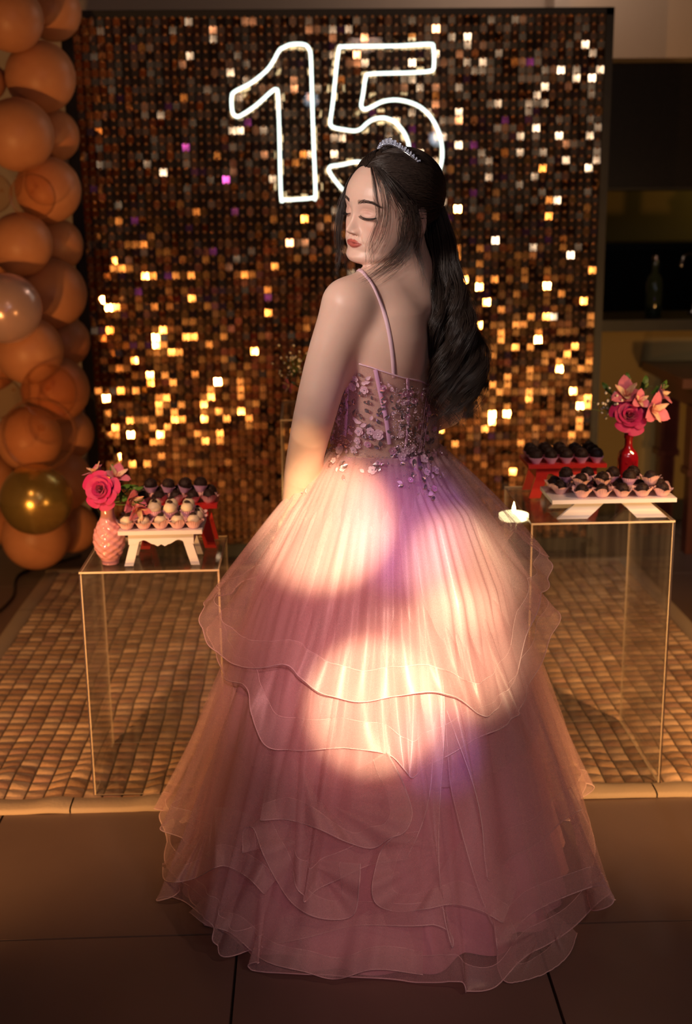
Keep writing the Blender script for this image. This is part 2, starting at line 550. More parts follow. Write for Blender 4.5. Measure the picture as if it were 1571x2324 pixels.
rug = empty("patchwork_rug", ((GX0 + GX1) / 2, (GY0 + GY1) / 2, 0), "brown patchwork cowhide rug of small square pieces on the tile floor", "rug")
ROFF = np.array([(GX0 + GX1) / 2, (GY0 + GY1) / 2, 0])
gx, gy = np.linspace(GX0, GX1, 120), np.linspace(GY0, GY1, 110)
XX, YY = np.meshgrid(gx, gy)
V = np.stack([XX, YY, rug_z(XX, YY) + 0.002], -1).reshape(-1, 3) - ROFF
ii = np.arange(119)[None, :] + 120 * np.arange(109)[:, None]
Fq = np.stack([ii, ii + 1, ii + 121, ii + 120], -1).reshape(-1, 4)
obj("backing", V, Fq, M_BACK, rug, True)


def strip(x0, x1, y0, y1, n, along):
    V, F = [], []
    prof = [(0.0, -0.004), (0.0, 0.005), (0.12, 0.009), (0.5, 0.010), (0.88, 0.009), (1.0, 0.003)]
    for i in range(n + 1):
        t = i / n
        for (s, h) in prof:
            if along == 'x': x, y = x0 + (x1 - x0) * t, y0 + (y1 - y0) * s
            else: x, y = x0 + (x1 - x0) * s, y0 + (y1 - y0) * t
            V.append((x, y, float(rug_z(x, y)) + h))
    m = len(prof)
    for i in range(n):
        for j in range(m - 1):
            F.append((i * m + j, (i + 1) * m + j, (i + 1) * m + j + 1, i * m + j + 1))
    return np.array(V) - ROFF, F


nb = 5
for k in range(nb):
    a, b = GX0 + (GX1 - GX0) * k / nb, GX0 + (GX1 - GX0) * (k + 1) / nb - 0.004
    obj("border_strip", *strip(a, b, GY0 - 0.004, GY0 + BW, 40, 'x'), M_HIDEB, rug, True)
    obj("border_strip", *strip(a, b, GY1, GY1 - BW, 20, 'x'), M_HIDEB, rug, True)
for k in range(4):
    a, b = GY0 + BW + (GY1 - GY0 - 2 * BW) * k / 4, GY0 + BW + (GY1 - GY0 - 2 * BW) * (k + 1) / 4 - 0.004
    obj("border_strip", *strip(GX0, GX0 + BW, a, b, 20, 'y'), M_HIDEB, rug, True)
    obj("border_strip", *strip(GX1, GX1 - BW, a, b, 20, 'y'), M_HIDEB, rug, True)

PS = 0.0452
cols, rows = int((GX1 - GX0 - 2 * BW) / 0.0495), int((GY1 - GY0 - 2 * BW) / 0.043)
pw, ph = (GX1 - GX0 - 2 * BW) / cols, (GY1 - GY0 - 2 * BW) / rows
hide_cols = np.array([1.08, 0.94, 0.84]) * np.array([(0.42, 0.29, 0.19), (0.34, 0.23, 0.15), (0.52, 0.39, 0.27), (0.27, 0.17, 0.12), (0.46, 0.33, 0.24), (0.38, 0.25, 0.20), (0.56, 0.44, 0.33)])


def patch_geo(i, j):
    x0, y0 = GX0 + BW + i * pw, GY0 + BW + j * ph
    g = 0.0008
    us = [g, 0.004, 0.5 * pw, pw - 0.004, pw - g]
    vs = [g, 0.004, 0.5 * ph, ph - 0.004, ph - g]
    hh = [-0.002, 0.0055, 0.0068, 0.0055, -0.002]
    V = []
    for b, v in enumerate(vs):
        for a, u in enumerate(us):
            h = min(hh[a], hh[b]) if (a in (0, 4) or b in (0, 4)) else 0.5 * (hh[a] + hh[b])
            V.append((x0 + u, y0 + v, h))
    V = np.array(V)
    V[:, 0] += 0.003 * vnoise(V[:, 1] * 9, V[:, 0] * 2, 5); V[:, 1] += 0.004 * vnoise(V[:, 0] * 9, V[:, 1] * 2, 9)
    V[:, 2] += rug_z(V[:, 0], V[:, 1])
    return V - ROFF


PF = np.array([(b * 5 + a, b * 5 + a + 1, b * 5 + a + 6, b * 5 + a + 5) for b in range(4) for a in range(4)])
allp = []
for i in range(cols):
    for j in range(rows):
        c = pix((GX0 + BW + (i + .5) * pw, GY0 + BW + (j + .5) * ph, 0.01))
        seen = -10 < c[0] < 1581 and not (440 < c[0] < 1270 + (c[1] - 1700) * 0.3)
        allp.append((0 if seen else 1, j, i))
allp.sort()
sv, sc_ = [], []
for n_, (hid, j, i) in enumerate(allp):
    Vp = patch_geo(i, j)
    c = hide_cols[rng.integers(len(hide_cols))] * rng.uniform(0.8, 1.15)
    if n_ < 300 and hid == 0:
        obj("hide_patch", Vp, PF, M_HIDE, rug, True, colors=np.tile(c, (25, 1)))
    else:
        sv.append(Vp); sc_.append(np.tile(c, (25, 1)))
o = obj("hide_patchwork", np.vstack(sv), np.vstack([PF + 25 * k for k in range(len(sv))]), M_HIDE, rug, True, colors=np.vstack(sc_))
o["kind"] = "stuff"
# ================================================================== sequin curtain in its black frame
PY = 5.05
PX0, PX1, PZ0, PZ1 = -0.93, 1.235, 0.02, 2.215
sw = empty("sequin_backdrop", ((PX0 + PX1) / 2, PY, 0), "black framed backdrop covered in rose gold mirror sequins behind the person in the gown", "backdrop")
SO = np.array([(PX0 + PX1) / 2, PY, 0])
M_SEQ = PM("rose_gold_sequin", (0.90, 0.56, 0.31), 0.075, 1.0, noise=(2.2, (0.78, 0.44, 0.23), 0.3), attr="tint")
M_PEG = PM("sequin_peg", (0.55, 0.30, 0.16), 0.30, 0.7, noise=(5, (0.48, 0.26, 0.14)))
FW = 0.045


def fbar(name, x0, x1, z0, z1, y0=0.0, d=0.04):
    return MB().box(((x0 + x1) / 2 - SO[0], y0, (z0 + z1) / 2), (x1 - x0, d, z1 - z0)).build(name, M_BLACK, sw)


fbar("frame_post", PX0, PX0 + FW, 0, PZ1)
fbar("frame_post", PX1 - FW * 0.7, PX1, 0, PZ1)
fbar("frame_rail", PX0, PX1, PZ1 - 0.028, PZ1)
fbar("frame_rail", PX0, PX1, 0.0, 0.06)
for x in (PX0 + 0.02, PX1 - 0.02):
    MB().box((x - SO[0], 0.13, 0.02), (0.06, 0.46, 0.04)).build("frame_foot", M_BLACK, sw)
MB().box((0, 0.018, (PZ0 + PZ1) / 2), (PX1 - PX0 - 0.02, 0.01, PZ1 - PZ0)).build("backing_board", M_BLACK, sw)
ix0, ix1, iz0, iz1 = PX0 + FW, PX1 - FW * 0.7, 0.06, PZ1 - 0.028
NC = 67
pit = (ix1 - ix0) / NC
NR = int((iz1 - iz0) / pit)
pz = (iz1 - iz0) / NR
hs = pit * 0.44
seq_base = np.array([(sx * hs, sy * 0.0004, sz) for sz in (-0.94 * pz, -0.04 * pz) for sy in (-1, 1) for sx in (-1, 1)])
seq_F = np.array([(0, 2, 3, 1), (4, 5, 7, 6), (0, 1, 5, 4), (2, 6, 7, 3), (0, 4, 6, 2), (1, 3, 7, 5)])
tiles = []
pr = np.random.default_rng(7)
bias = pr.normal(0, 2.0, (NC // 8 + 2, NR // 8 + 2, 2))
for i in range(NC):
    for j in range(NR):
        x = ix0 + (i + 0.5) * pit; z = iz0 + (j + 1) * pz
        ax, az = pr.normal(0, 4.0), pr.normal(0, 4.0)
        if pr.random() < 0.30: ax, az = pr.normal(0, 12), pr.normal(0, 13)
        bx_, bz_ = bias[i // 8, j // 8]
        # sequins hang from their top edge: they only swing outwards
        ax = abs(ax + bx_ * 0.6) * 0.9 + 0.3 if pr.random() < 0.6 else -abs(ax) * 0.45
        rot = Matrix.Rotation(math.radians(az + bz_), 3, 'Z') @ Matrix.Rotation(math.radians(ax), 3, 'X')
        p = pix((x, PY, z))
        hid = (660 < p[0] < 1090 and p[1] > 330) or (560 < p[0] < 1170 and p[1] > 1080) or p[0] < 200 or (p[0] > 500 and p[0] < 1010 and 90 < p[1] < 460)
        tint = np.array([1, 1, 1]) * pr.uniform(0.75, 1.05)
        tiles.append((1 if hid else 0, (p[0] - 785) ** 2 + (p[1] - 480) ** 2, x, z, rot, tint, i, j))
order = sorted(range(len(tiles)), key=lambda k: (tiles[k][0], tiles[k][1]))
first = set(order[:300])
tint_meshes = [mesh_data("sequin", seq_base, seq_F, M_SEQ, colors=np.full((8, 3), t)) for t in (0.8, 0.9, 1.0)]
sv, sc_ = [], []
YS = -0.012
for k, (hid, _, x, z, rot, tint, i, j) in enumerate(tiles):
    if k in first:
        link("sequin", tint_meshes[k % 3], sw, (x - SO[0], YS, z), rot.to_euler())
    else:
        sv.append(seq_base @ np.array(rot).T + np.array([x - SO[0], YS, z])); sc_.append(np.tile(tint, (8, 1)))
o = obj("sequin_curtain", np.vstack(sv), np.vstack([seq_F + 8 * k for k in range(len(sv))]), M_SEQ, sw, colors=np.vstack(sc_))
o["kind"] = "stuff"
# the little round pegs the sequins hang from
pegV, pegF = [], []
for r_, y_ in ((0.0055, 0.0), (0.0055, -0.004), (0.0038, -0.0066)):
    for a in range(8):
        pegV.append((r_ * math.cos(a * PI / 4), y_, r_ * math.sin(a * PI / 4)))
pegV.append((0, -0.0078, 0)); pegV = np.array(pegV)
for q in range(2):
    for a in range(8):
        pegF.append((q * 8 + a, q * 8 + (a + 1) % 8, q * 8 + 8 + (a + 1) % 8, q * 8 + 8 + a))
for a in range(8):
    pegF.append((16 + a, 16 + (a + 1) % 8, 24, 24))
pegF = [f if f[2] != f[3] else f[:3] for f in pegF]
P_V, P_F = [], []
for (hid, _, x, z, rot, tint, i, j) in tiles:
    b = len(P_V)
    P_V.extend((pegV + np.array([x - SO[0], YS - 0.003, z])).tolist())
    P_F.extend([tuple(q + b for q in f) for f in pegF])
o = obj("peg_grid", P_V, P_F, M_PEG, sw, True)
o["kind"] = "stuff"

# ================================================================== neon sign reading 15
M_NEON = PM("neon_white", (1, 1, 1), 0.4, noise=(3, (0.98, 1, 0.99)), emit=((0.82, 1.0, 0.92), 2.2))
M_ACRYL = clear_mat("sign_acrylic", (0.99, 0.99, 0.99), 1.35)
NY = PY - 0.05
ns = empty("neon_sign", atY(760, 280, NY), "white neon outline sign of the number 15 on the sequin backdrop", "sign")
NO = np.array(ns.location)
one = [(637, 111), (660, 101), (690, 101), (702, 112), (706, 140), (711, 300), (716, 440), (709, 449), (680, 452), (646, 453), (638, 445), (634, 300), (631, 215), (627, 203), (616, 208), (580, 240), (545, 263), (533, 262), (527, 250), (526, 220), (533, 208), (570, 188), (605, 160), (622, 136)]
five = [(776, 106), (800, 105), (900, 104), (975, 100), (984, 108), (985, 150), (977, 161), (930, 165), (840, 168), (830, 178), (824, 215), (820, 240), (828, 248), (845, 242), (870, 230), (905, 227), (945, 238), (975, 262), (996, 300), (1004, 345), (998, 385), (980, 425), (945, 455), (890, 465), (830, 455), (785, 435), (765, 415), (748, 390), (750, 378), (775, 374), (815, 367), (828, 380), (845, 405), (880, 415), (915, 395), (928, 345), (922, 310), (900, 280), (875, 268), (850, 270), (833, 280), (820, 292), (805, 297), (780, 294), (757, 289), (750, 278), (756, 230), (768, 118)]


def closed_path(pts, n):
    P = [atY(x, y, NY) for x, y in pts]
    s = spline(P + [P[0], P[1]], 2 * n)
    i0 = np.argmin(np.linalg.norm(s - P[0], axis=1)[:10]); i1 = len(s) // 2 + np.argmin(np.linalg.norm(s[len(s) // 2:] - P[0], axis=1))
    return s[i0:i1]


for pts in (one, five):
    path = closed_path(pts, 220)
    V, F = tube_geo(path, 0.0066, 10, closed=True)
    obj("neon_tube", V, F, M_NEON, ns, True, world_coords=True)
for (x0, y0, x1, y1) in ((512, 86, 728, 468), (738, 86, 1018, 480)):
    a, b = atY(x0, y0, NY + 0.012), atY(x1, y1, NY + 0.012)
    MB().box((a + b) / 2, (b[0] - a[0], 0.003, a[2] - b[2])).build("backing_plate", M_ACRYL, ns, world_coords=True)
for (x, y) in ((640, 100), (700, 450), (780, 102), (980, 100)):
    p = atY(x, y, NY)
    MB().tube([p, p + np.array([0, 0.028, 0])], 0.002, 6).build("standoff", M_STEEL, ns, True, world_coords=True)

# ================================================================== balloon column
M_BAL = PM("peach_latex", (0.62, 0.27, 0.13), 0.42, noise=(3, (0.56, 0.23, 0.11)), spec=0.35)
M_BALP = PM("pearl_latex", (0.72, 0.46, 0.40), 0.22, 0.25, noise=(3, (0.68, 0.42, 0.36)), coat=0.4)
M_BALG = PM("gold_chrome_latex", (0.62, 0.42, 0.12), 0.24, 0.75, noise=(3, (0.55, 0.36, 0.10)), coat=0.3)
M_BALC = clear_mat("clear_balloon", (0.96, 0.88, 0.80), 1.10, 0.03, (0.8, 0.5, 0.3), 0.03)


def balloon_me(name, mat):
    prof = []
    for k in range(25):
        a = -PI / 2 + PI * k / 24
        r, z = math.cos(a), math.sin(a)
        if z < 0: z *= 1.06; r *= 1 - 0.10 * (-math.sin(a)) ** 2 * math.cos(a)
        prof.append((max(r, 0.001), z))
    return MB().lathe(prof, 40).data(name, mat, True)


def knot_me(mat):
    return MB().lathe([(0.05, 0.02), (0.045, -0.03), (0.03, -0.05), (0.045, -0.07), (0.10, -0.14), (0.11, -0.15), (0.09, -0.15), (0.02, -0.09)], 20).data("knot", mat, True)


BME = {k: (balloon_me("balloon", m), knot_me(m)) for k, m in (('p', M_BAL), ('r', M_BALP), ('g', M_BALG), ('c', M_BALC))}
BL = {'p': ("matte peach balloon in the column beside the sequin backdrop", "peach balloons of the column"),
      'c': ("clear see-through balloon among the peach balloons", "clear balloons of the column"),
      'r': ("pearly pink balloon with soft highlights among the peach balloons", None),
      'g': ("shiny metallic gold balloon near the foot of the column", None)}
# pixel centre, pixel radius, distance, kind
balls = [(25, 42, 73, 4.60, 'p'), (118, 25, 66, 4.86, 'p'), (92, 175, 79, 4.62, 'p'), (-28, 185, 42, 4.74, 'p'), (41, 306, 81, 4.56, 'p'),
         (122, 308, 58, 4.86, 'p'), (109, 431, 74, 4.70, 'p'), (74, 446, 52, 4.44, 'c'), (-18, 438, 46, 4.50, 'c'), (48, 554, 71, 4.62, 'p'),
         (128, 556, 60, 4.88, 'p'), (117, 666, 79, 4.66, 'p'), (14, 700, 80, 4.52, 'r'), (146, 775, 58, 4.90, 'p'), (66, 795, 77, 4.60, 'p'),
         (126, 884, 76, 4.74, 'p'), (112, 890, 64, 4.50, 'c'), (4, 903, 47, 4.56, 'c'), (66, 996, 74, 4.64, 'p'), (90, 985, 84, 4.42, 'c'),
         (150, 985, 62, 4.90, 'p'), (142, 1092, 68, 4.82, 'p'), (82, 1133, 82, 4.58, 'g'), (82, 1216, 77, 4.74, 'p'), (166, 1198, 56, 4.96, 'p'),
         (-20, 1075, 52, 4.78, 'p'), (-22, 590, 60, 4.84, 'p'), (-25, 830, 60, 4.84, 'p'), (-22, 1190, 50, 4.85, 'p')]
BC = []
for (x, y, r, Y, k) in balls:
    BC.append([x, y, r, Y, k])
for _ in range(120):           # push crowded balloons apart in depth
    for a in range(len(BC)):
        for b in range(a):
            ca, cb = atY(*BC[a][:2], BC[a][3]), atY(*BC[b][:2], BC[b][3])
            ra, rb = BC[a][2] * BC[a][3] / FPX, BC[b][2] * BC[b][3] / FPX
            if np.linalg.norm(ca - cb) < 0.93 * (ra + rb):
                s = 0.012 if BC[a][3] >= BC[b][3] else -0.012
                for q, sg in ((a, s), (b, -s)):
                    c0 = atY(*BC[q][:2], BC[q][3] + sg); R0 = BC[q][2] * BC[q][3] / FPX
                    top_lim = 4.97 - R0 if c0[0] + R0 > -0.95 else 5.35
                    BC[q][3] = min(max(BC[q][3] + sg, 4.15), top_lim)
OWN = {0: "topmost peach balloon of the column, beside the upper wall", 1: "peach balloon tucked behind the topmost balloon, next to the frame corner",
       6: "peach balloon behind the small upper clear balloon, against the backdrop frame", 7: "small clear balloon with bright specks resting on an upper peach balloon",
       8: "small clear balloon beside the specked upper clear balloon", 9: "peach balloon directly below the two upper clear balloons",
       11: "large peach balloon beside the pearly pink balloon, against the backdrop frame", 14: "peach balloon directly below the pearly pink balloon",
       15: "peach balloon partly veiled by the middle clear balloon, against the frame", 16: "middle clear balloon overlapping the frame-side peach balloon",
       17: "small clear balloon just above the peach balloon with the largest clear one", 18: "peach balloon seen wholly through the largest clear balloon",
       19: "largest clear balloon, above the gold balloon", 21: "peach balloon beside the gold balloon, against the backdrop frame",
       23: "peach balloon under the gold balloon, resting on the floor"}
for bi, (x, y, r, Y, k) in enumerate(BC):
    c = atY(x, y, Y)
    dist = float((c - CAMP) @ cf)
    R = r * dist / FPX
    if c[2] - R * 1.02 < 0: c[2] = R * 1.02
    lab, grp = BL[k]
    if bi in OWN: lab = OWN[bi]
    elif k == 'p' and r <= 62: lab, grp = 'smaller peach balloon tucked at the back of the column', 'smaller peach balloons at the back'
    b = link("balloon", BME[k][0], None, c, None, R)
    tag(b, lab, "balloon", grp)
    ax = np.array([-0.93 - 0.12, 4.85, c[2] + random.uniform(-.1, .1)]) - c     # the necks point into the column
    if np.linalg.norm(ax) < 0.05: ax = np.array([0, 1, 0.2])
    b.rotation_euler = euler_of(align(-ax))
    link("knot", BME[k][1], b, (0, 0, -1.05), None, 1.0)
# ================================================================== clear acrylic plinths
M_PANE = clear_mat("acrylic_sheet", (0.995, 0.99, 0.985), 1.30, 0.012)
M_EDGE = PM("acrylic_polished_edge", (0.85, 0.70, 0.52), 0.35, noise=(6, (0.62, 0.48, 0.34)), sss=0.0, spec=0.6)
TH = 0.005


def plinth(x0, x1, y0, y1, h, label):
    p = empty("acrylic_plinth", ((x0 + x1) / 2, (y0 + y1) / 2, 0), label, "plinth", "clear acrylic plinths")
    w, d = x1 - x0, y1 - y0

    def pane(name, c, s, thin):
        # the two broad faces are clear, the four narrow ones are polished edges
        b = MB().box(c, s)
        fax = [2, 2, 1, 1, 0, 0]
        b.M = [0 if fax[k] == thin else 1 for k in range(6)]
        return b.build(name, [M_PANE, M_EDGE], p)
    zb = RUGTOP
    pane("top_pane", (0, 0, h - TH / 2), (w, d, TH), 2)
    pane("side_pane", (0, -d / 2 + TH / 2, (h - TH + zb) / 2), (w, TH, h - TH - zb), 1)
    pane("side_pane", (0, d / 2 - TH / 2, (h - TH + zb) / 2), (w, TH, h - TH - zb), 1)
    pane("side_pane", (-w / 2 + TH / 2, 0, (h - TH + zb) / 2), (TH, d - 2 * TH, h - TH - zb), 0)
    pane("side_pane", (w / 2 - TH / 2, 0, (h - TH + zb) / 2), (TH, d - 2 * TH, h - TH - zb), 0)
    return p


RUGTOP = 0.012
LX0, LX1, LY0, LY1, LH = -0.563, -0.222, 2.831, 3.146, 0.606
QX0, QX1, QY0, QY1, QH = 0.537, 0.889, 2.811, 3.215, 0.712
plinth(LX0, LX1, LY0, LY1, LH, "clear acrylic plinth carrying the pink textured vase and white sweets")
plinth(QX0, QX1, QY0, QY1, QH, "clear acrylic plinth carrying the red bottle and dark truffles")
_c = atY(636, 952, 3.45)
plinth(_c[0], _c[0] + 0.36, 3.45, 3.8, _c[2], "tall clear acrylic plinth hidden behind the person in the gown")

# made-up candle stand for an unexplained bright spot, between gown and plinth
M_WAX = PM("stand_in_wax", (1.0, 0.92, 0.75), 0.5, noise=(10, (1, 0.9, 0.7)), emit=((1.0, 0.78, 0.40), 2.2))
M_FLAME = PM("stand_in_flame", (1, 0.9, 0.6), 0.5, noise=(10, (1, 0.85, 0.5)), emit=((1.0, 0.72, 0.30), 12))
_c = atY(1166, 1178, 2.90)
cd = empty("stand_in_candle", (_c[0], _c[1], RUGTOP), "glowing stand-in candle dish on a slim clear stand beside the skirt", "candle")
hC = _c[2] - RUGTOP
MB().lathe([(0.03, 0), (0.03, 0.008), (0.008, 0.012), (0.008, hC - 0.012), (0.034, hC - 0.008), (0.040, hC)], 28).build("stand", M_PANE, cd, True)
MB().lathe([(0.034, hC), (0.037, hC + 0.004), (0.037, hC + 0.014), (0.032, hC + 0.016), (0.0, hC + 0.016)], 28).build("wax", M_WAX, cd, True)
MB().lathe([(0.0005, hC + 0.016), (0.005, hC + 0.022), (0.0045, hC + 0.03), (0.0005, hC + 0.045)], 12).build("flame", M_FLAME, cd, True)

# ================================================================== little tray stands
M_WHITE = PM("white_lacquer", (0.82, 0.78, 0.80), 0.35, noise=(8, (0.78, 0.74, 0.76)), coat=0.2)
M_RED = PM("red_lacquer", (0.62, 0.028, 0.022), 0.35, noise=(8, (0.56, 0.022, 0.018)), coat=0.2)


def extrude(poly, th, axis_y):
    """poly in x-z, thickness th along y around axis_y"""
    n = len(poly)
    V = [(x, axis_y - th / 2, z) for x, z in poly] + [(x, axis_y + th / 2, z) for x, z in poly]
    F = [tuple(range(n)), tuple(range(2 * n - 1, n - 1, -1))] + [(k, n + k, n + (k + 1) % n, (k + 1) % n) for k in range(n)]
    return V, [f[::-1] for f in F]


def tray_stand(loc, w, d, h, mat, label, apron=True, legw=0.022, rot=0.0):
    t = empty("tray_stand", loc, label, "tray stand")
    t.rotation_euler = (0, 0, rot)
    MB().box((0, 0, h - 0.005), (w, d, 0.010)).build("tray_top", mat, t)
    if apron:
        ah = h * 0.30
        for s in (-1, 1):
            top = h - 0.010
            wa = w * 0.78
            pts = [(-wa / 2, top), (-wa / 2, top - ah)]
            xs = np.linspace(-wa / 2 + 0.012, wa / 2 - 0.012, 33)
            for x in xs:
                u = abs(x) / (wa / 2 - 0.012)
                z = top - ah + (0.011 * math.sin(PI * min(1, (1 - u) * 1.35)) ** 2 if u > 0.26 else 0.011 * math.sin(PI * min(1, 0.74 * 1.35)) ** 2 - 0.005 * math.sin(PI * u / 0.26) ** 2)
                pts.append((x, z))
            pts += [(wa / 2, top - ah), (wa / 2, top)]
            obj("apron", *extrude(pts, 0.006, s * (d / 2 - 0.016)), mat, t)
        for s in (-1, 1):
            MB().box((s * (wa / 2 - 0.003), 0, top - ah / 2), (0.006, d - 0.034, ah)).build("apron", mat, t)
        for sx in (-1, 1):
            for sy in (-1, 1):
                x1, x0 = sx * (w * 0.30), sx * (w * 0.40)
                poly = [(x0 - legw / 2, 0), (x0 + legw / 2, 0), (x1 + legw / 2, h - 0.02), (x1 - legw / 2, h - 0.02)]
                obj("leg", *extrude(poly, 0.012, sy * (d / 2 - 0.020)), mat, t)
    else:
        for sx in (-1, 1):
            # broad slanting trestle boards, feet far out, heads near the middle of the tray
            for sy in (-1, 1):
                poly = [(sx * w * 0.20, 0), (sx * w * 0.445, 0), (sx * w * 0.29, h - .01), (sx * w * 0.06, h - .01)]
                if sx < 0: poly = poly[::-1]
                obj("leg", *extrude(poly, 0.010, sy * (d / 2 - 0.022)), mat, t)
    return t


a = atZ(277, 1292, LH); b = atZ(470, 1294, LH)
WSx, WSy = (atY(372, 1250, 2.92)[0]), 2.928
tray_stand((WSx, WSy, LH), 0.205, 0.135, 0.092, M_WHITE, "white scalloped tray stand holding cream sweets beside the pink vase")
RSx, RSy = WSx + 0.022, 3.075
tray_stand((RSx, RSy, LH), 0.215, 0.125, 0.118, M_RED, "red tray stand of dark truffles behind the white scalloped stand", legw=0.03)
c = atY(1379, 1150, 2.895)
WRx, WRy = c[0], 2.905
tray_stand((WRx, WRy, QH), 0.305, 0.155, 0.052, M_WHITE, "low white tray stand of truffles in petal cups", apron=False)
c = atY(1278, 1080, 3.11)
RRx, RRy = c[0], 3.125
tray_stand((RRx, RRy, QH), 0.205, 0.14, 0.092, M_RED, "red tray stand with truffle rows in front of the sequin backdrop", legw=0.03)

# ================================================================== sweets
M_CHOC = PM("chocolate", (0.035, 0.014, 0.010), 0.6, noise=(90, (0.02, 0.008, 0.006)), bump=(300, 0.6, 0.002))
M_CREAM = PM("white_brigadeiro", (0.78, 0.66, 0.48), 0.45, noise=(60, (0.70, 0.58, 0.42)), bump=(160, 0.15), sss=0.0)
M_FLUTE = PM("lilac_paper", (0.74, 0.44, 0.66), 0.7, noise=(60, (0.68, 0.38, 0.60)))
M_PETAL = PM("pink_paper_petal", (0.82, 0.52, 0.52), 0.75, noise=(40, (0.76, 0.45, 0.46)), bump=(90, 0.2))


def ball_me(name, mat, r=0.0155, rough=0.0, spr=0):
    b = MB()
    n, m = 20, 12
    V, F = [], []
    for i in range(m + 1):
        ph = PI * i / m
        for k in range(n):
            a = 2 * PI * k / n
            rr = r * (1 + rough * float(vnoise(3 * math.cos(a) * math.sin(ph) + 7, 3 * math.sin(a) * math.sin(ph) + 3 * math.cos(ph), 2)))
            V.append((rr * math.sin(ph) * math.cos(a), rr * math.sin(ph) * math.sin(a), r + rr * math.cos(ph) * 0.96))
    for i in range(m):
        for k in range(n):
            F.append((i * n + k, (i + 1) * n + k, (i + 1) * n + (k + 1) % n, i * n + (k + 1) % n))
    b.add(V, F)
    g = np.random.default_rng(3)
    for _ in range(spr):     # sprinkles pressed into the surface
        d = g.normal(size=3); d /= np.linalg.norm(d)
        if d[2] < -0.5: continue
        R = align(d, g.normal(size=3))
        b.box(np.array([0, 0, r]) + d * r * 1.01, (0.0040, 0.0014, 0.0014), 0, R)
    return b.data(name, mat, True if not spr else False)


def flute_me():
    b = MB()
    n = 48
    prof = [(0.0095, 0.0), (0.0125, 0.006), (0.0165, 0.0135), (0.0185, 0.0165)]
    V, F = [], []
    for i, (r, z) in enumerate(prof):
        for k in range(n):
            rr = r * (1 + (0.055 * i / 3) * (1 if k % 2 else -1))
            V.append((rr * math.cos(2 * PI * k / n), rr * math.sin(2 * PI * k / n), z))
    for i in range(len(prof) - 1):
        for k in range(n):
            F.append((i * n + k, i * n + (k + 1) % n, (i + 1) * n + (k + 1) % n, (i + 1) * n + k))
    F.append(tuple(range(n)))
    return b.add(V, F).data("fluted_cup", M_FLUTE, False)


def petal_cup_me():
    b = MB()
    n = 60
    V, F = [], []
    prof = [(0.010, 0.0, 0.0), (0.0135, 0.004, 0.1), (0.0175, 0.012, 0.5), (0.0215, 0.019, 1.0), (0.0250, 0.0225, 1.0)]
    g = np.random.default_rng(11)
    jit = g.uniform(0.85, 1.15, 7)
    for (r, z, w) in prof:
        for k in range(n):
            a = 2 * PI * k / n
            pet = a / (2 * PI) * 6
            q = abs(math.sin(PI * pet))            # 0 between petals, 1 in the middle of one
            fold = 1 + 0.13 * w * (q ** 0.5 - 0.6) + 0.03 * w * math.sin(23 * a)
            zz = z * (1 + 0.22 * w * (q - 0.7)) * (1 + (jit[int(pet) % 7] - 1) * w)
            V.append((r * fold * math.cos(a), r * fold * math.sin(a), zz))
    for i in range(len(prof) - 1):
        for k in range(n):
            F.append((i * n + k, i * n + (k + 1) % n, (i + 1) * n + (k + 1) % n, (i + 1) * n + k))
    F.append(tuple(range(n)))
    return b.add(V, F).data("petal_cup", M_PETAL, False)


ME_DARK, ME_CREAM = ball_me("filling", M_CHOC, 0.0150, 0.05, 150), ball_me("filling", M_CREAM, 0.0150, 0.04)
ME_FLUTE, ME_PETAL = flute_me(), petal_cup_me()
ME_DROP = MB().lathe([(0.0, 0.0), (0.006, 0.0005), (0.0065, 0.002), (0.0045, 0.0042), (0.003, 0.0052), (0.0, 0.0055)], 14,
                     wob=lambda a, z: 1 + 0.18 * math.sin(2 * a + 1) + 0.1 * math.sin(3 * a)).data("topping", M_CHOC, True)


def sweet(loc, cup, cream, label, group, tilt=0.0):
    s = empty("truffle", loc, label, "sweet", group)
    s.rotation_euler = (tilt * random.uniform(-1, 1), tilt * random.uniform(-1, 1), random.uniform(0, 6.28))
    link("paper_cup", ME_PETAL if cup == 'p' else ME_FLUTE, s)
    f = link("filling", ME_CREAM if cream else ME_DARK, s, (0, 0, 0.0035 if cup == 'p' else 0.005), None, random.uniform(0.95, 1.06) * (1 if cup == 'p' else 1.08))
    if cream:
        link("topping", ME_DROP, f, (0.001, -0.001, 0.0285))
    return s


zt = LH + 0.092
for j in range(3):
    for i in range(5):
        x = WSx - 0.083 + 0.0415 * i + (0.003 if j % 2 else 0)
        if j == 0 and i == 4: x -= 0.002
        sweet((x, WSy - 0.046 + 0.044 * j, zt), 'p', True, "cream sweet with dark topping in a petal cup on the white scalloped stand", "cream sweets in petal cups")
for j in range(2):
    for i in range(4):
        if j == 1 and i == 0: continue
        sweet((WSx - 0.060 + 0.0415 * i, WSy - 0.022 + 0.044 * j, zt + 0.0235), 'f', True, "cream sweet in a lilac fluted cup stacked above the petal cups", "cream sweets stacked in fluted cups", 0.12)
zt = LH + 0.118
for i in range(5):
    sweet((RSx - 0.084 + 0.0425 * i, RSy - 0.036, zt), 'p', False, "dark truffle in a pink petal cup on the red stand behind the cream sweets", "dark truffles behind the cream sweets, petal cups")
    sweet((RSx - 0.084 + 0.0425 * i, RSy + 0.008, zt), 'f', False, "dark truffle in a fluted cup on the red stand behind the cream sweets", "dark truffles behind the cream sweets, inner rows", 0.1)
for i in range(4):
    sweet((RSx - 0.066 + 0.0425 * i, RSy - 0.012, zt + 0.024), 'f', False, "dark truffle in a white-rimmed fluted cup topping the pile behind the cream sweets", "dark truffles topping the pile", 0.2)
zt = QH + 0.052
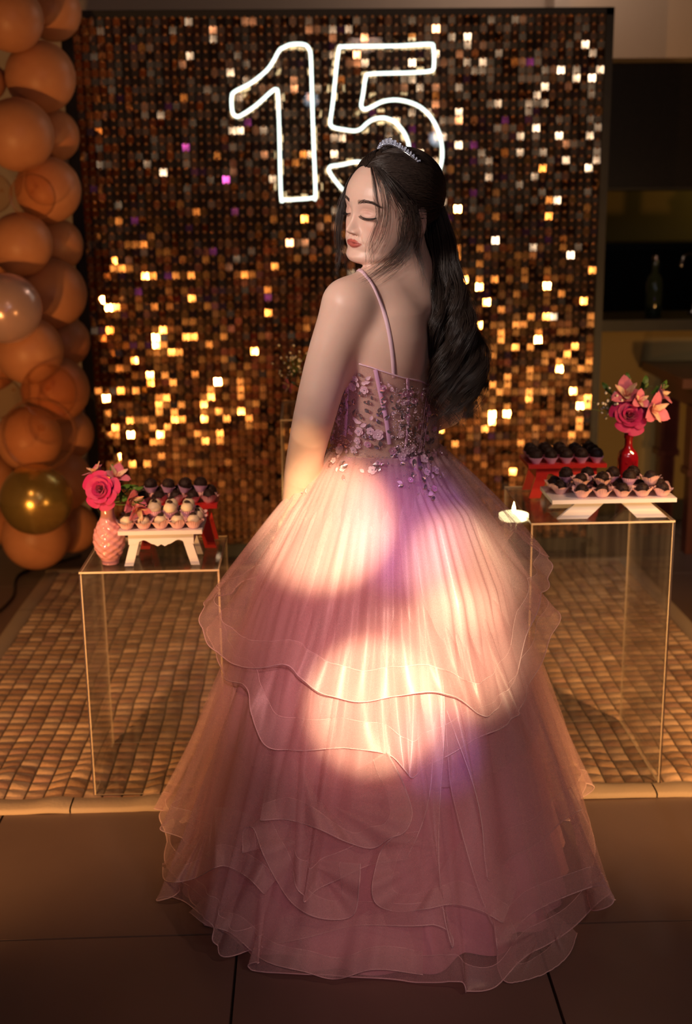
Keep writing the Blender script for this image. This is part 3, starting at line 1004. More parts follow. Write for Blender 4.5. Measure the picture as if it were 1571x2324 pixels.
for j in range(3):
    for i in range(6):
        if j == 0 and i == 0: continue
        sweet((WRx - 0.125 + 0.0495 * i + (0.005 if j == 1 else 0), WRy - 0.054 + 0.046 * j, zt), 'p', False, "dark truffle in a pink petal cup on the low white stand", "dark truffles on the low white stand")
for i, (dx, dy, k) in enumerate(((-0.075, -0.032, 'p'), (-0.02, -0.028, 'p'), (0.045, -0.03, 'f'), (0.10, -0.03, 'p'), (-0.10, 0.012, 'f'), (-0.045, 0.014, 'f'), (0.015, 0.012, 'f'), (0.065, 0.012, 'f'))):
    sweet((WRx + dx, WRy + dy, zt + 0.024), k, False,
          "dark truffle in a petal cup stacked over the truffles of the low white stand" if k == 'p' else "dark truffle in a lilac fluted cup stacked over the low white stand",
          "stacked petal-cup truffles" if k == 'p' else "stacked fluted-cup truffles", 0.12)
zt = QH + 0.092
for j in range(3):
    for i in range(5):
        sweet((RRx - 0.08 + 0.040 * i, RRy - 0.048 + 0.045 * j, zt), 'f', False, "dark truffle in a fluted cup on the red stand beside the red bottle", "dark truffles on the red stand by the bottle")

# ================================================================== vases and flowers
M_PVASE = PM("pink_glazed_ceramic", (0.72, 0.34, 0.36), 0.14, noise=(10, (0.66, 0.30, 0.33)), coat=0.6)
M_RGLASS = PM("ruby_glass", (0.62, 0.012, 0.03), 0.06, noise=(8, (0.52, 0.008, 0.02)), coat=0.5, trans=0.55)
M_ROSE = PM("magenta_rose", (0.50, 0.008, 0.15), 0.55, noise=(60, (0.40, 0.005, 0.10)), sheen=0.3)
M_ALS = PM("pink_lily_petal", (0.78, 0.24, 0.36), 0.55, noise=(50, (0.68, 0.14, 0.24)), sheen=0.2)
M_ALY = PM("cream_streak_petal", (0.85, 0.66, 0.45), 0.55, noise=(70, (0.62, 0.12, 0.14), 0.12))
M_GYP = PM("white_blossom", (0.85, 0.80, 0.72), 0.7, noise=(60, (0.8, 0.74, 0.62)))
M_STEM = PM("stem_green", (0.10, 0.17, 0.04), 0.5, noise=(40, (0.14, 0.22, 0.05)))


def faceted_vase():
    # pineapple shaped body with a twisted diamond relief
    n, m = 84, 90
    H = 0.155
    keys = [(0.0, .021), (0.03, .022), (0.05, .020), (0.12, .027), (0.30, .0385), (0.48, .0375), (0.62, .030), (0.74, .020), (0.80, .0165), (0.88, .0165), (0.97, .017), (1.0, .018)]
    tz = np.linspace(0, 1, m)
    R = np.interp(tz, [k[0] for k in keys], [k[1] for k in keys])
    R = np.convolve(np.pad(R, 4, mode='edge'), np.ones(9) / 9, 'valid')
    V, F = [], []
    for i in range(m):
        t = tz[i]
        amp = 0.0042 * max(0, min(1, (t - 0.09) / 0.06)) * max(0, min(1, (0.72 - t) / 0.06))
        for k in range(n):
            a = 2 * PI * k / n
            u = a / (2 * PI) * 8 + t * 7; v = a / (2 * PI) * 8 - t * 9
            q = abs((u % 1) - 0.5) + 0.6 * abs((v % 1) - 0.5)
            r = R[i] + amp * (q * 1.6 - 0.6)
            V.append((r * math.cos(a), r * math.sin(a), H * t))
    for i in range(m - 1):
        for k in range(n):
            F.append((i * n + k, i * n + (k + 1) % n, (i + 1) * n + (k + 1) % n, (i + 1) * n + k))
    F.append(tuple(range(n))[::-1])
    return V, F


vl = atZ(251, 1278, LH)
vs = empty("flower_vase", (vl[0], vl[1], LH), "pink glazed vase with a faceted pineapple relief on the acrylic plinth", "vase")
obj("body", *faceted_vase(), M_PVASE, vs, True)
MB().lathe([(0.0182, 0.152), (0.0195, 0.1545), (0.0182, 0.157), (0.0150, 0.156), (0.0140, 0.13), (0.0, 0.128)], 40, cap=False).build("lip", M_PVASE, vs, True)

bl = atY(1423, 1090, 3.05)
bs = empty("glass_bottle_vase", (bl[0], bl[1], QH), "square ruby red glass bottle holding pink flowers", "vase")
hb = 0.174


def sq_ring(h, z, rnd, n=32):
    P = []
    for k in range(n):
        a = 2 * PI * k / n
        c, s = math.cos(a), math.sin(a)
        e = 2 / rnd
        P.append((h * math.copysign(abs(c) ** e, c), h * math.copysign(abs(s) ** e, s), z))
    return P


rings = [(0.017, 0.0, 5), (0.0225, 0.003, 6), (0.0235, 0.008, 6), (0.0235, 0.112, 6), (0.0205, 0.124, 4), (0.0125, 0.134, 2), (0.0098, 0.142, 2), (0.0098, 0.158, 2), (0.0120, 0.161, 2), (0.0120, hb, 2), (0.008, hb, 2), (0.007, 0.12, 2)]
V = [p for (h, z, r) in rings for p in sq_ring(h, z, r)]
F = [(i * 32 + k, i * 32 + (k + 1) % 32, (i + 1) * 32 + (k + 1) % 32, (i + 1) * 32 + k) for i in range(len(rings) - 1) for k in range(32)] + [tuple(range(32))[::-1]]
obj("body", V, F, M_RGLASS, bs, True)
for sx in (-1, 1):
    for zz in (0.062, 0.080, 0.098):
        MB().lathe([(0.0035, 0), (0.0028, 0.0012), (0.0, 0.0018)], 10, cap=False).build("glass_stud", M_RGLASS, bs, True, rot=(PI / 2, 0, 0), loc=(sx * 0.009, -0.0232, zz))


def petal_geo(L, W, cup=0.4, curl=0.5, n=8, m=6, wav=0.05, tipw=0.7):
    """petal from the origin along +z, opening towards +y at its tip; cup = sideways curvature"""
    V, F = [], []
    for i in range(n + 1):
        t = i / n
        w = W / 2 * math.sin(PI * (0.10 + 0.80 * t ** tipw)) ** 0.7
        if i == n: w *= 0.6
        yb = L * curl * t ** 2.2
        zb = L * t * (1 - 0.25 * curl * t)
        for j in range(m + 1):
            s = j / m * 2 - 1
            V.append((s * w, yb - cup * w * (s * s) * (1 - 0.5 * t) + wav * L * t * t * math.sin(5 * s + 2), zb + 0.03 * L * math.cos(3 * s) * t))
    for i in range(n):
        for j in range(m):
            q = i * (m + 1) + j
            F.append((q, q + 1, q + m + 2, q + m + 1))
    return V, F


def rose_petal_geo(L, W, cup, curl, n=8, m=8):
    """broad rounded petal, hugging the bud below and rolling outwards at its rim"""
    V, F = [], []
    for i in range(n + 1):
        t = i / n
        w = W / 2 * min(1, (t + 0.08) ** 0.55)
        for j in range(m + 1):
            s = j / m * 2 - 1
            top = math.sqrt(max(0, 1 - (0.86 * s) ** 2)) ** 0.6
            z = L * t * (0.45 + 0.55 * top)
            y = -cup * W * (1 - math.cos(s * 1.15)) * (1 - 0.25 * t) + L * curl * max(0, t - 0.45) ** 2 * 2.2
            V.append((w * math.sin(s * 1.25) / math.sin(1.25), y, z))
    for i in range(n):
        for j in range(m):
            q = i * (m + 1) + j
            F.append((q, q + 1, q + m + 2, q + m + 1))
    return V, F


ME_RP = [mesh_data("petal", *rose_petal_geo(0.034, 0.040, 0.62 - 0.08 * k, 0.05 + 0.28 * k), M_ROSE, True) for k in range(4)]
ME_AP = mesh_data("petal", *petal_geo(0.038, 0.027, 0.35, 0.55, wav=0.03, tipw=1.0), M_ALS, True)
ME_APY = mesh_data("petal", *petal_geo(0.038, 0.013, 0.5, 0.35, wav=0.02, tipw=0.8), M_ALY, True)
ME_LEAF = mesh_data("leaf", *leaf_geo(0.040, 0.014, 0.6), M_LEAF, True)
ME_BUD = MB().lathe([(0.0012, 0), (0.0045, 0.004), (0.006, 0.010), (0.004, 0.017), (0.0006, 0.021)], 12).data("bud", M_STEM, True)
ME_FIL = MB().tube([(0, 0, 0), (0.002, 0, 0.012), (0.005, 0, 0.024)], 0.0006, 5).data("stamen", M_ALY, True)


def stem(parent_loc, head, mouth, par):
    """stem from the vase mouth up to the flower head (in the flower's own coordinates)"""
    p0 = np.array(mouth) - np.array(parent_loc)
    R = np.array(Matrix(par.rotation_euler.to_matrix()))
    p0 = R.T @ p0
    pts = spline([p0 - R.T @ np.array([0, 0, 0.03]), p0, p0 * 0.5 + R.T @ np.array([0, 0, -0.008]) * 0, np.array([0, 0, -0.002])], 14)
    MB().tube(pts, 0.0016, 6).build("stem", M_STEM, par, True)


def rose(c, facing, mouth, label, sc=1.0):
    r = empty("rose", c, label, "flower")
    r.rotation_euler = euler_of(align(facing, (1, 0, 0)))
    n = 26
    for k in range(n):
        lvl = k / n
        a = k * 2.39996
        rad = 0.001 + 0.012 * lvl ** 1.2
        op = 0.04 + 0.78 * lvl ** 1.5
        link("petal", ME_RP[min(3, int(lvl * 4))], r, (rad * math.sin(-a) * sc, rad * math.cos(a) * sc, 0.010 * (1 - lvl) * sc),
             (-op, 0, a), sc * (0.50 + 0.52 * lvl ** 0.7))
    for k in range(5):
        link("sepal", ME_LEAF, r, (0, 0, -0.002), (0.5, 0, k * 1.256), 0.55)
    stem(c, c, mouth, r)
    return r


def lily(c, facing, mouth, label, sc=1.0, leaves=2, group=None):
    r = empty("alstroemeria", c, label, "flower", group)
    r.rotation_euler = euler_of(align(facing, (1, 0, 0)))
    for k in range(3):
        link("petal", ME_AP, r, None, (-0.32, 0, k * 2.0944), sc * random.uniform(.95, 1.08))
        link("inner_petal", ME_APY, r, None, (-0.22, 0, k * 2.0944 + 1.047), sc)
    for k in range(5):
        link("stamen", ME_FIL, r, None, (0, 0, k * 1.26), sc)
    for k in range(leaves):
        link("leaf", ME_LEAF, r, (0, 0, -0.012), (0.5 + 0.5 * random.random(), 0, random.uniform(0, 6.28)), random.uniform(0.8, 1.2))
    stem(c, c, mouth, r)
    return r


def sprig(c, mouth, label, n, spread, seed, cat="flower"):
    r = empty("gypsophila_sprig", c, label, cat)
    g = np.random.default_rng(seed)
    b, s = MB(), MB()
    for _ in range(n):
        d = g.normal(size=3) * np.array(spread)
        s.tube([np.array([0, 0, -0.03]), d * 0.5 + np.array([0, 0, -0.008]), d], 0.0005, 4)
        for q in range(6):
            dd = align(g.normal(size=3))
            rr = g.uniform(0.0034, 0.0052)
            b.add((np.array([(x * rr, y * rr, z * rr) for x, y, z in ((1, 0, 0), (0, 1, 0), (-1, 0, 0), (0, -1, 0), (0, 0, .7), (0, 0, -.7))]) @ dd.T + d),
                  [(0, 1, 4), (1, 2, 4), (2, 3, 4), (3, 0, 4), (1, 0, 5), (2, 1, 5), (3, 2, 5), (0, 3, 5)])
    o = b.build("blossoms", M_GYP, r, True); o["kind"] = "stuff"
    s.build("twigs", M_STEM, r)
    stem(c, c, mouth, r)
    return r


def leaf_twig(c, dirv, mouth, label, n=4, sc=1.0):
    r = empty("leaf_sprig", c, label, "foliage")
    r.rotation_euler = euler_of(align(dirv))
    for k in range(n):
        link("leaf", ME_LEAF, r, (0, 0, -0.01 * k), (1.0 + 0.25 * random.random() - 0.16 * k * 0, 0, k * 2.2), sc * random.uniform(.85, 1.2))
    link("bud", ME_BUD, r, (0, 0, 0), (0.3, 0.2, 0), 1.0)
    stem(c, c, mouth, r)
    return r


mL = np.array([vl[0], vl[1], LH + 0.150])
YL = vl[1]
rose(atY(236, 1112, YL - 0.035), (-0.25, -1.0, 0.30), mL, "deep magenta rose in the pink faceted vase", 1.05)
lily(atY(262, 1092, YL + 0.01), (0.35, -0.45, 0.9), mL, "pink alstroemeria bloom above the magenta rose", 1.2)
lily(atY(226, 1082, YL + 0.035), (-0.5, -0.1, 0.9), mL, "pink alstroemeria bloom behind the magenta rose", 1.05)
lily(atY(292, 1132, YL - 0.01), (0.65, -0.75, -0.15), mL, "coral alstroemeria bloom drooping beside the cream sweets", 1.15)
lily(atY(308, 1146, YL - 0.03), (0.45, -0.7, -0.6), mL, "coral streaked alstroemeria bloom leaning down over the white stand", 1.1)
leaf_twig(atY(300, 1108, YL - 0.02), (0.95, -0.2, -0.1), mL, "green leaves reaching from the vase over the sweets", 5)
leaf_twig(atY(276, 1122, YL - 0.03), (0.4, -0.5, -0.6), mL, "green leaves hanging under the magenta rose", 4)
leaf_twig(atY(252, 1072, YL + 0.03), (0.2, -0.2, 1.0), mL, "small green buds above the pink vase flowers", 3, 0.7)

mR = np.array([bl[0], bl[1], QH + hb])
YR = bl[1]
rose(atY(1426, 952, YR - 0.03), (-0.05, -0.85, 0.65), mR, "magenta rose in the ruby red bottle", 1.08)
lily(atY(1420, 905, YR + 0.01), (-0.15, -0.75, 0.65), mR, "pink alstroemeria bloom at the top of the red bottle bouquet", 1.5, 3)
lily(atY(1470, 930, YR - 0.02), (0.45, -0.8, 0.1), mR, "pink alstroemeria bloom beside the rose in the red bottle", 1.5, 3)
lily(atY(1490, 900, YR + 0.015), (0.85, -0.4, 0.5), mR, "small pink alstroemeria bloom at the outer edge of the red bottle bouquet", 1.05)
lily(atY(1446, 912, YR - 0.025), (0.25, -0.9, 0.35), mR, "small pink alstroemeria bloom just above the rose in the red bottle", 0.95, 1)
leaf_twig(atY(1425, 872, YR + 0.03), (0.0, -0.1, 1.0), mR, "pointed green leaves topping the red bottle bouquet", 4, 0.95)
leaf_twig(atY(1460, 882, YR + 0.03), (0.35, -0.1, 0.9), mR, "broad green leaves between the pink alstroemeria blooms", 4, 1.1)
leaf_twig(atY(1500, 880, YR + 0.02), (0.8, -0.2, 0.6), mR, "pale green bud twig at the outer edge of the red bottle bouquet", 4, 0.8)
leaf_twig(atY(1385, 890, YR + 0.02), (-0.6, -0.1, 0.7), mR, "narrow green leaves beside the white blossoms", 3, 0.9)
sprig(atY(1386, 912, YR), mR, "spray of tiny white gypsophila blossoms in the red bottle", 48, (0.021, 0.014, 0.014), 4)

# small glass vase with gypsophila on the plinth behind the arm
pb = atY(700, 950, 3.55)
gv = empty("glass_tumbler_vase", (pb[0], pb[1], atY(636, 952, 3.45)[2]), "small clear glass vase with white blossoms behind the bent arm", "vase")
zg = gv.location[2]
MB().lathe([(0.022, 0), (0.024, 0.004), (0.028, 0.07), (0.030, 0.075), (0.027, 0.07), (0.022, 0.008), (0, 0.008)], 28, cap=False).build("body", M_PANE, gv, True)
mG = np.array([pb[0], pb[1], zg + 0.07])
sprig(atY(668, 832, 3.53), mG, "spray of white gypsophila blossoms behind the person's arm", 46, (0.026, 0.02, 0.03), 9)
lily(atY(664, 872, 3.50), (-0.7, -0.5, -0.2), mG, "pink and green alstroemeria bud bloom under the white blossoms", 0.85, 2)
lily(atY(700, 880, 3.50), (0.1, -0.8, 0.2), mG, "pink alstroemeria bloom hidden behind the person's arm", 0.9, 2)
# ================================================================== the person: body as one continuous surface
def nrm(v):
    v = np.asarray(v, float); return v / np.linalg.norm(v)


def smin(a, b, k):
    h = np.clip(0.5 + 0.5 * (b - a) / k, 0, 1)
    return b + (a - b) * h - k * h * (1 - h)


def smax(a, b, k):
    return -smin(-a, -b, k)


def s_ell(P, c, r):
    q = (P - np.asarray(c)) / np.asarray(r)
    k0 = np.linalg.norm(q, axis=1); k1 = np.linalg.norm(q / np.asarray(r), axis=1) + 1e-9
    return k0 * (k0 - 1) / k1


def s_sph(P, c, r):
    return np.linalg.norm(P - np.asarray(c), axis=1) - r


def s_cap(P, a, b, ra, rb=None):
    a = np.asarray(a, float); b = np.asarray(b, float)
    rb = ra if rb is None else rb
    ab = b - a
    t = np.clip(((P - a) @ ab) / (ab @ ab), 0, 1)
    return np.linalg.norm(P - a - t[:, None] * ab, axis=1) - (ra + (rb - ra) * t)


def s_chain(P, pts, rads, k=0.0):
    d = None
    for i in range(len(pts) - 1):
        e = s_cap(P, pts[i], pts[i + 1], rads[i], rads[i + 1])
        d = e if d is None else (smin(d, e, k) if k else np.minimum(d, e))
    return d


BETA = math.radians(50)
Bf = np.array([-math.sin(BETA), math.cos(BETA), 0]); Bl = np.array([-math.cos(BETA), -math.sin(BETA), 0])
WAIST = atY(876, 1000, 2.55)
NECKB = atY(903, 655, 2.515)
PBASE = np.array([WAIST[0], 2.55, 0.0])


def axis_at(z):
    z = np.asarray(z, float)
    t = np.clip((z - WAIST[2]) / (NECKB[2] - WAIST[2]), -0.6, 1.1)
    return WAIST[0] + (NECKB[0] - WAIST[0]) * t, WAIST[1] + (NECKB[1] - WAIST[1]) * t


TZ = [0.62, 0.80, 0.88, 0.97, 1.03, 1.09, 1.15, 1.20, 1.25, 1.29, 1.33]
TA = [0.13, 0.165, 0.152, 0.124, 0.128, 0.135, 0.142, 0.144, 0.140, 0.118, 0.075]
TB = [0.11, 0.130, 0.120, 0.106, 0.106, 0.108, 0.109, 0.106, 0.094, 0.072, 0.052]


def torso_core(P):
    z = P[:, 2]
    cx, cy = axis_at(z)
    dx, dy = P[:, 0] - cx, P[:, 1] - cy
    l = dx * Bl[0] + dy * Bl[1]; f = dx * Bf[0] + dy * Bf[1]
    a, b = np.interp(z, TZ, TA), np.interp(z, TZ, TB)
    d = (np.sqrt((l / a) ** 2 + (f / b) ** 2 + 1e-9) - 1) * np.minimum(a, b) * 0.92
    d = smax(d, 0.64 - z, 0.02)
    return smax(d, z - 1.325, 0.03)


def bpt(l, f, z):
    cx, cy = axis_at(z)
    return np.array([cx, cy, z]) + Bl * l + Bf * f


SH_L = bpt(0.158, 0.005, 1.268); SH_R = bpt(-0.158, 0.01, 1.255)
EL_L = atY(711, 955, 2.415); WR_L = atY(664, 1165, 2.60)
EL_R = bpt(-0.195, -0.02, 1.015); WR_R = bpt(-0.16, 0.16, 0.90)

# head frame
PHI, HPITCH, HROLL = math.radians(54), math.radians(2), math.radians(9)
_f = np.array([-math.sin(PHI) * math.cos(HPITCH), -math.cos(PHI) * math.cos(HPITCH), math.sin(HPITCH)])
_r = nrm(np.cross(_f, [0, 0, 1])); _u = np.cross(_r, _f)
_u2 = _u * math.cos(HROLL) - _r * math.sin(HROLL); _r2 = np.cross(_f, _u2)
HR = np.stack([_r2, _f, _u2], 1)            # columns: her right, forward, up
HC = atY(876, 483, 2.475)
HS = 1.0


def h2w(p): return np.asarray(p, float) * HS @ HR.T + HC
def w2h(P): return ((P - HC) @ HR) / HS


def capx(Q, a, b, r, r2=None):
    return s_cap(Q, a, b, r, r2)


PROF_Z = np.array([-0.125, -0.110, -0.104, -0.097, -0.087, -0.079, -0.073, -0.066, -0.0595, -0.054, -0.047, -0.041, -0.030, -0.015, 0.0, 0.008, 0.020, 0.035, 0.050, 0.070, 0.095, 0.12])
PROF_Y = np.array([0.020, 0.046, 0.060, 0.0705, 0.0765, 0.0740, 0.0718, 0.0745, 0.0755, 0.0760, 0.0745, 0.0738, 0.0728, 0.0725, 0.0735, 0.0755, 0.0790, 0.0790, 0.0750, 0.062, 0.035, -0.01])
_pz = np.linspace(-0.125, 0.12, 246)
_py = np.convolve(np.pad(np.interp(_pz, PROF_Z, PROF_Y), 4, mode='edge'), np.hanning(11)[1:-1] / np.hanning(11)[1:-1].sum(), 'valid')
WID_Z = [-0.125, -0.105, -0.095, -0.08, -0.06, -0.035, -0.01, 0.02, 0.05, 0.09]
WID_X = [0.030, 0.042, 0.048, 0.0535, 0.0600, 0.0660, 0.0685, 0.0690, 0.0680, 0.055]
_wx = np.convolve(np.pad(np.interp(_pz, WID_Z, WID_X), 10, mode='edge'), np.ones(21) / 21, 'valid')
NOS_Z = [-0.0455, -0.0438, -0.0415, -0.0380, -0.0330, -0.0280, -0.0200, -0.0110, -0.0020, 0.0080, 0.0160]
NOS_H = [0.0, 0.0055, 0.0160, 0.0208, 0.0224, 0.0208, 0.0158, 0.0108, 0.0070, 0.0036, 0.0]
NOS_W = [0.0110, 0.0110, 0.0110, 0.0106, 0.0100, 0.0092, 0.0078, 0.0068, 0.0064, 0.0080, 0.0105]
_nh = np.convolve(np.pad(np.interp(_pz, NOS_Z, NOS_H, left=0, right=0), 2, mode='edge'), np.ones(5) / 5, 'valid')


def gs(x, z, cx, cz, sx, sz):
    return np.exp(-((x - cx) / sx) ** 2 - ((z - cz) / sz) ** 2)


def lip_curves(ax):
    t = np.clip(ax / 0.0245, 0, 1)
    zm = -0.0598 + 0.0012 * t ** 2
    zu = np.interp(ax, [0, 0.0045, 0.012, 0.0245], [-0.0538, -0.0524, -0.0543, -0.0589])
    zl = zm - 0.0094 * (1 - t ** 2.2)
    return zm, zu, zl


def face_relief(x, z):
    """forward position of the face at (x sideways, z up), x >= 0"""
    w = np.interp(z, _pz, _wx)
    y = np.interp(z, _pz, _py) - 0.062 * (1 - np.sqrt(np.clip(1 - (x / (w + 0.002)) ** 2, 0.0, 1)))
    y = y - 0.0085 * gs(x, z, 0.031, 0.002, 0.0145, 0.0085)                      # socket
    lid = np.clip(1 - ((x - 0.0315) / 0.0170) ** 2 - ((z + 0.0015) / 0.0112) ** 2, 0, 1)
    y = y + 0.0092 * lid ** 0.75                                                # lid over the eyeball
    zl_ = -0.0078 + 0.0030 * ((x - 0.0315) / 0.0150) ** 2                        # lash line
    on = np.clip(1 - ((x - 0.0315) / 0.0165) ** 4, 0, 1)
    y = y - 0.0013 * on * np.exp(-((z - zl_) / 0.0013) ** 2)
    zc_ = 0.0062 - 0.0045 * ((x - 0.0315) / 0.0160) ** 2
    y = y - 0.0016 * on * np.exp(-((z - zc_) / 0.0014) ** 2)                     # crease of the upper lid
    y = y + 0.0024 * gs(x, z, 0.030, 0.0215, 0.0180, 0.0065)                     # brow
    y = y + 0.0050 * gs(x, z, 0.040, -0.026, 0.0170, 0.0150)                     # cheek
    y = y + 0.0030 * gs(x, z, 0.030, -0.047, 0.0140, 0.0130)
    n = np.interp(z, _pz, _nh); nw = np.interp(z, NOS_Z, NOS_W)
    y = y + n * np.exp(-(x / nw) ** 2.5) * 0.93 + 0.0012 * gs(x, z, 0.0, -0.0345, 0.0085, 0.0050)
    y = y + 0.0085 * gs(x, z, 0.0126, -0.0380, 0.0044, 0.0050)                   # wing of the nose
    y = y - 0.0085 * gs(x, z, 0.0072, -0.0440, 0.0042, 0.0021)                   # nostril
    y = y - 0.0012 * np.exp(-((x - (0.0175 + (-0.040 - z) * 0.45)) / 0.0028) ** 2) * np.clip((-0.038 - z) / 0.008, 0, 1) * np.clip((z + 0.060) / 0.008, 0, 1)
    y = y - 0.0009 * gs(x, z, 0.0, -0.0480, 0.0022, 0.0040) + 0.0006 * gs(x, z, 0.0040, -0.0490, 0.0016, 0.0040)
    zm, zu, zl = lip_curves(x)
    tu = np.clip((z - zm) / (zu - zm + 1e-5), 0, 1); tl = np.clip((zm - z) / (zm - zl + 1e-5), 0, 1)
    fade = np.clip((0.0255 - x) / 0.012, 0, 1) ** 0.6
    y = y + fade * np.where(z >= zm, 0.0030 * np.sin(PI * np.clip(tu * 0.9 + 0.1, 0, 1)) ** 0.7, 0.0040 * np.sin(PI * np.clip(tl * 0.9 + 0.1, 0, 1)) ** 0.7)
    y = y - 0.0016 * np.clip((0.027 - x) / 0.006, 0, 1) * np.exp(-((z - zm) / 0.0009) ** 2)
    y = y - 0.0016 * gs(x, z, 0.0265, -0.0585, 0.0030, 0.0045)                   # corner of the mouth
    return y + 0.0022 * gs(x, z, 0.0, -0.0880, 0.0130, 0.0090)


def head_sdf(P):
    Q0 = w2h(P)
    Q = Q0.copy(); Q[:, 0] = np.abs(Q[:, 0])
    x, y, z = Q[:, 0], Q[:, 1], Q[:, 2]
    d = s_ell(Q, (0, -0.020, 0.034), (0.0745, 0.094, 0.082))
    w = np.interp(z, _pz, _wx)
    fr = (y - face_relief(x, z)) * 0.62
    sd = x - w
    bot = ((-0.108 + 0.34 * np.clip(0.072 - y, 0, 0.2)) - z) * 0.95
    fc = smax(smax(fr, sd, 0.010), bot, 0.016)
    fc = smax(fc, -(y + 0.035), 0.02)
    fc = smax(fc, z - 0.088, 0.02)
    d = smin(d, fc, 0.030)
    e = s_ell(Q @ EARR, EARR.T @ np.array((0.0765, -0.030, -0.008)), (0.0058, 0.0160, 0.0290))
    e = smax(e, -s_ell(Q @ EARR, EARR.T @ np.array((0.0830, -0.027, -0.006)), (0.0060, 0.0102, 0.0195)), 0.004)
    return smin(d, e, 0.006) * HS


_ea = math.radians(-12)
_eb = math.radians(16)
EARR = np.array([[math.cos(_eb), math.sin(_eb), 0], [-math.sin(_eb), math.cos(_eb), 0], [0, 0, 1]]) @ np.array([[1, 0, 0], [0, math.cos(_ea), -math.sin(_ea)], [0, math.sin(_ea), math.cos(_ea)]])


def torso_sdf(P):
    d = torso_core(P)
    for s in (-1, 1):
        d = smin(d, s_ell(P, bpt(s * 0.062, 0.088, 1.155), (0.056, 0.056, 0.058)), 0.03)      # bust
        d = smin(d, s_ell(P, bpt(s * 0.078, -0.040, 1.205), (0.052, 0.052, 0.080)), 0.07)     # shoulder blade
        d = smin(d, s_cap(P, bpt(s * 0.035, -0.012, 1.330), SH_L + np.array([0, 0, 0.012]) if s > 0 else SH_R + np.array([0, 0, 0.012]), 0.036, 0.036), 0.045)
    d = smax(d, -s_cap(P, bpt(0, -0.120, 1.00), bpt(0, -0.116, 1.22), 0.014, 0.012), 0.05)     # furrow of the spine
    return d


def hand_geo(w, el, palm_side):
    """relaxed hand at the wrist w: five tapered, bent fingers; returns chains"""
    d = nrm(w - el); side = nrm(palm_side - d * (palm_side @ d)); nrmv = np.cross(d, side)
    ch = [([w, w + d * 0.035, w + d * 0.075], [0.022, 0.027, 0.026])]
    for k, (off, L) in enumerate(((-0.024, 0.062), (-0.008, 0.072), (0.008, 0.069), (0.022, 0.054))):
        p0 = w + d * 0.078 + side * off
        p1 = p0 + d * L * 0.45 + nrmv * 0.006; p2 = p1 + nrm(d + nrmv * 0.5) * L * 0.32; p3 = p2 + nrm(d + nrmv * 1.0) * L * 0.25
        ch.append(([w + d * 0.05 + side * off * 0.9, p0, p1, p2, p3], [0.011, 0.0095, 0.0088, 0.0080, 0.0066]))
    t0 = w + d * 0.025 - side * 0.022
    ch.append(([t0, t0 + nrm(d - side * 0.8 + nrmv * .3) * 0.035, t0 + nrm(d - side * 0.5 + nrmv * .4) * 0.065], [0.012, 0.0105, 0.0085]))
    return ch


HANDS = hand_geo(WR_L, EL_L, np.array([0, -1.0, 0])) + hand_geo(WR_R, EL_R, np.array([0, 1.0, 0]))


ARM_L = spline([SH_L, SH_L * 0.5 + EL_L * 0.5 + np.array([-0.004, 0, 0]), EL_L, EL_L * 0.6 + WR_L * 0.4, WR_L], 13)
ARM_LR = np.interp(np.linspace(0, 1, 13), [0, .22, .45, .58, .72, 1], [0.0505, 0.0465, 0.0415, 0.0395, 0.0380, 0.0245])


def arms_sdf(P):
    d = s_chain(P, ARM_L, ARM_LR)
    mr = SH_R * 0.5 + EL_R * 0.5
    e = s_chain(P, [SH_R, mr, EL_R, EL_R * 0.66 + WR_R * 0.34, WR_R], [0.048, 0.043, 0.036, 0.036, 0.024], 0.02)
    return d, e


NK0, NK1 = bpt(0.0, -0.012, 1.285), h2w((0, -0.030, -0.055))


def near(P, d, f, c, R, k):
    """blend f into d only where f can matter"""
    m = ((P - np.asarray(c)) ** 2).sum(1) < R * R
    if m.any():
        d = d.copy()
        d[m] = smin(d[m], f(P[m]), k)
    return d


def hand_sdf(lst):
    def g(P):
        d = None
        for pts, rad in lst:
            e = s_chain(P, pts, rad, 0.004)
            d = e if d is None else smin(d, e, 0.006)
        return d
    return g


def body_sdf(P):
    d = torso_sdf(P)
    dl, dr = arms_sdf(P)
    d = smin(d, dl, 0.028); d = smin(d, dr, 0.028)
    d = near(P, d, hand_sdf(HANDS[:6]), WR_L + nrm(WR_L - EL_L) * 0.08, 0.16, 0.006)
    d = near(P, d, hand_sdf(HANDS[6:]), WR_R + nrm(WR_R - EL_R) * 0.08, 0.16, 0.006)
    d = near(P, d, lambda q: smin(s_cap(q, NK0, NK1, 0.056, 0.047), s_cap(q, bpt(0, -0.045, 1.27), h2w((0, -0.055, -0.045)), 0.034, 0.036), 0.04), (NK0 + NK1) / 2, 0.24, 0.032)
    return near(P, d, head_sdf, HC, 0.20, 0.010)


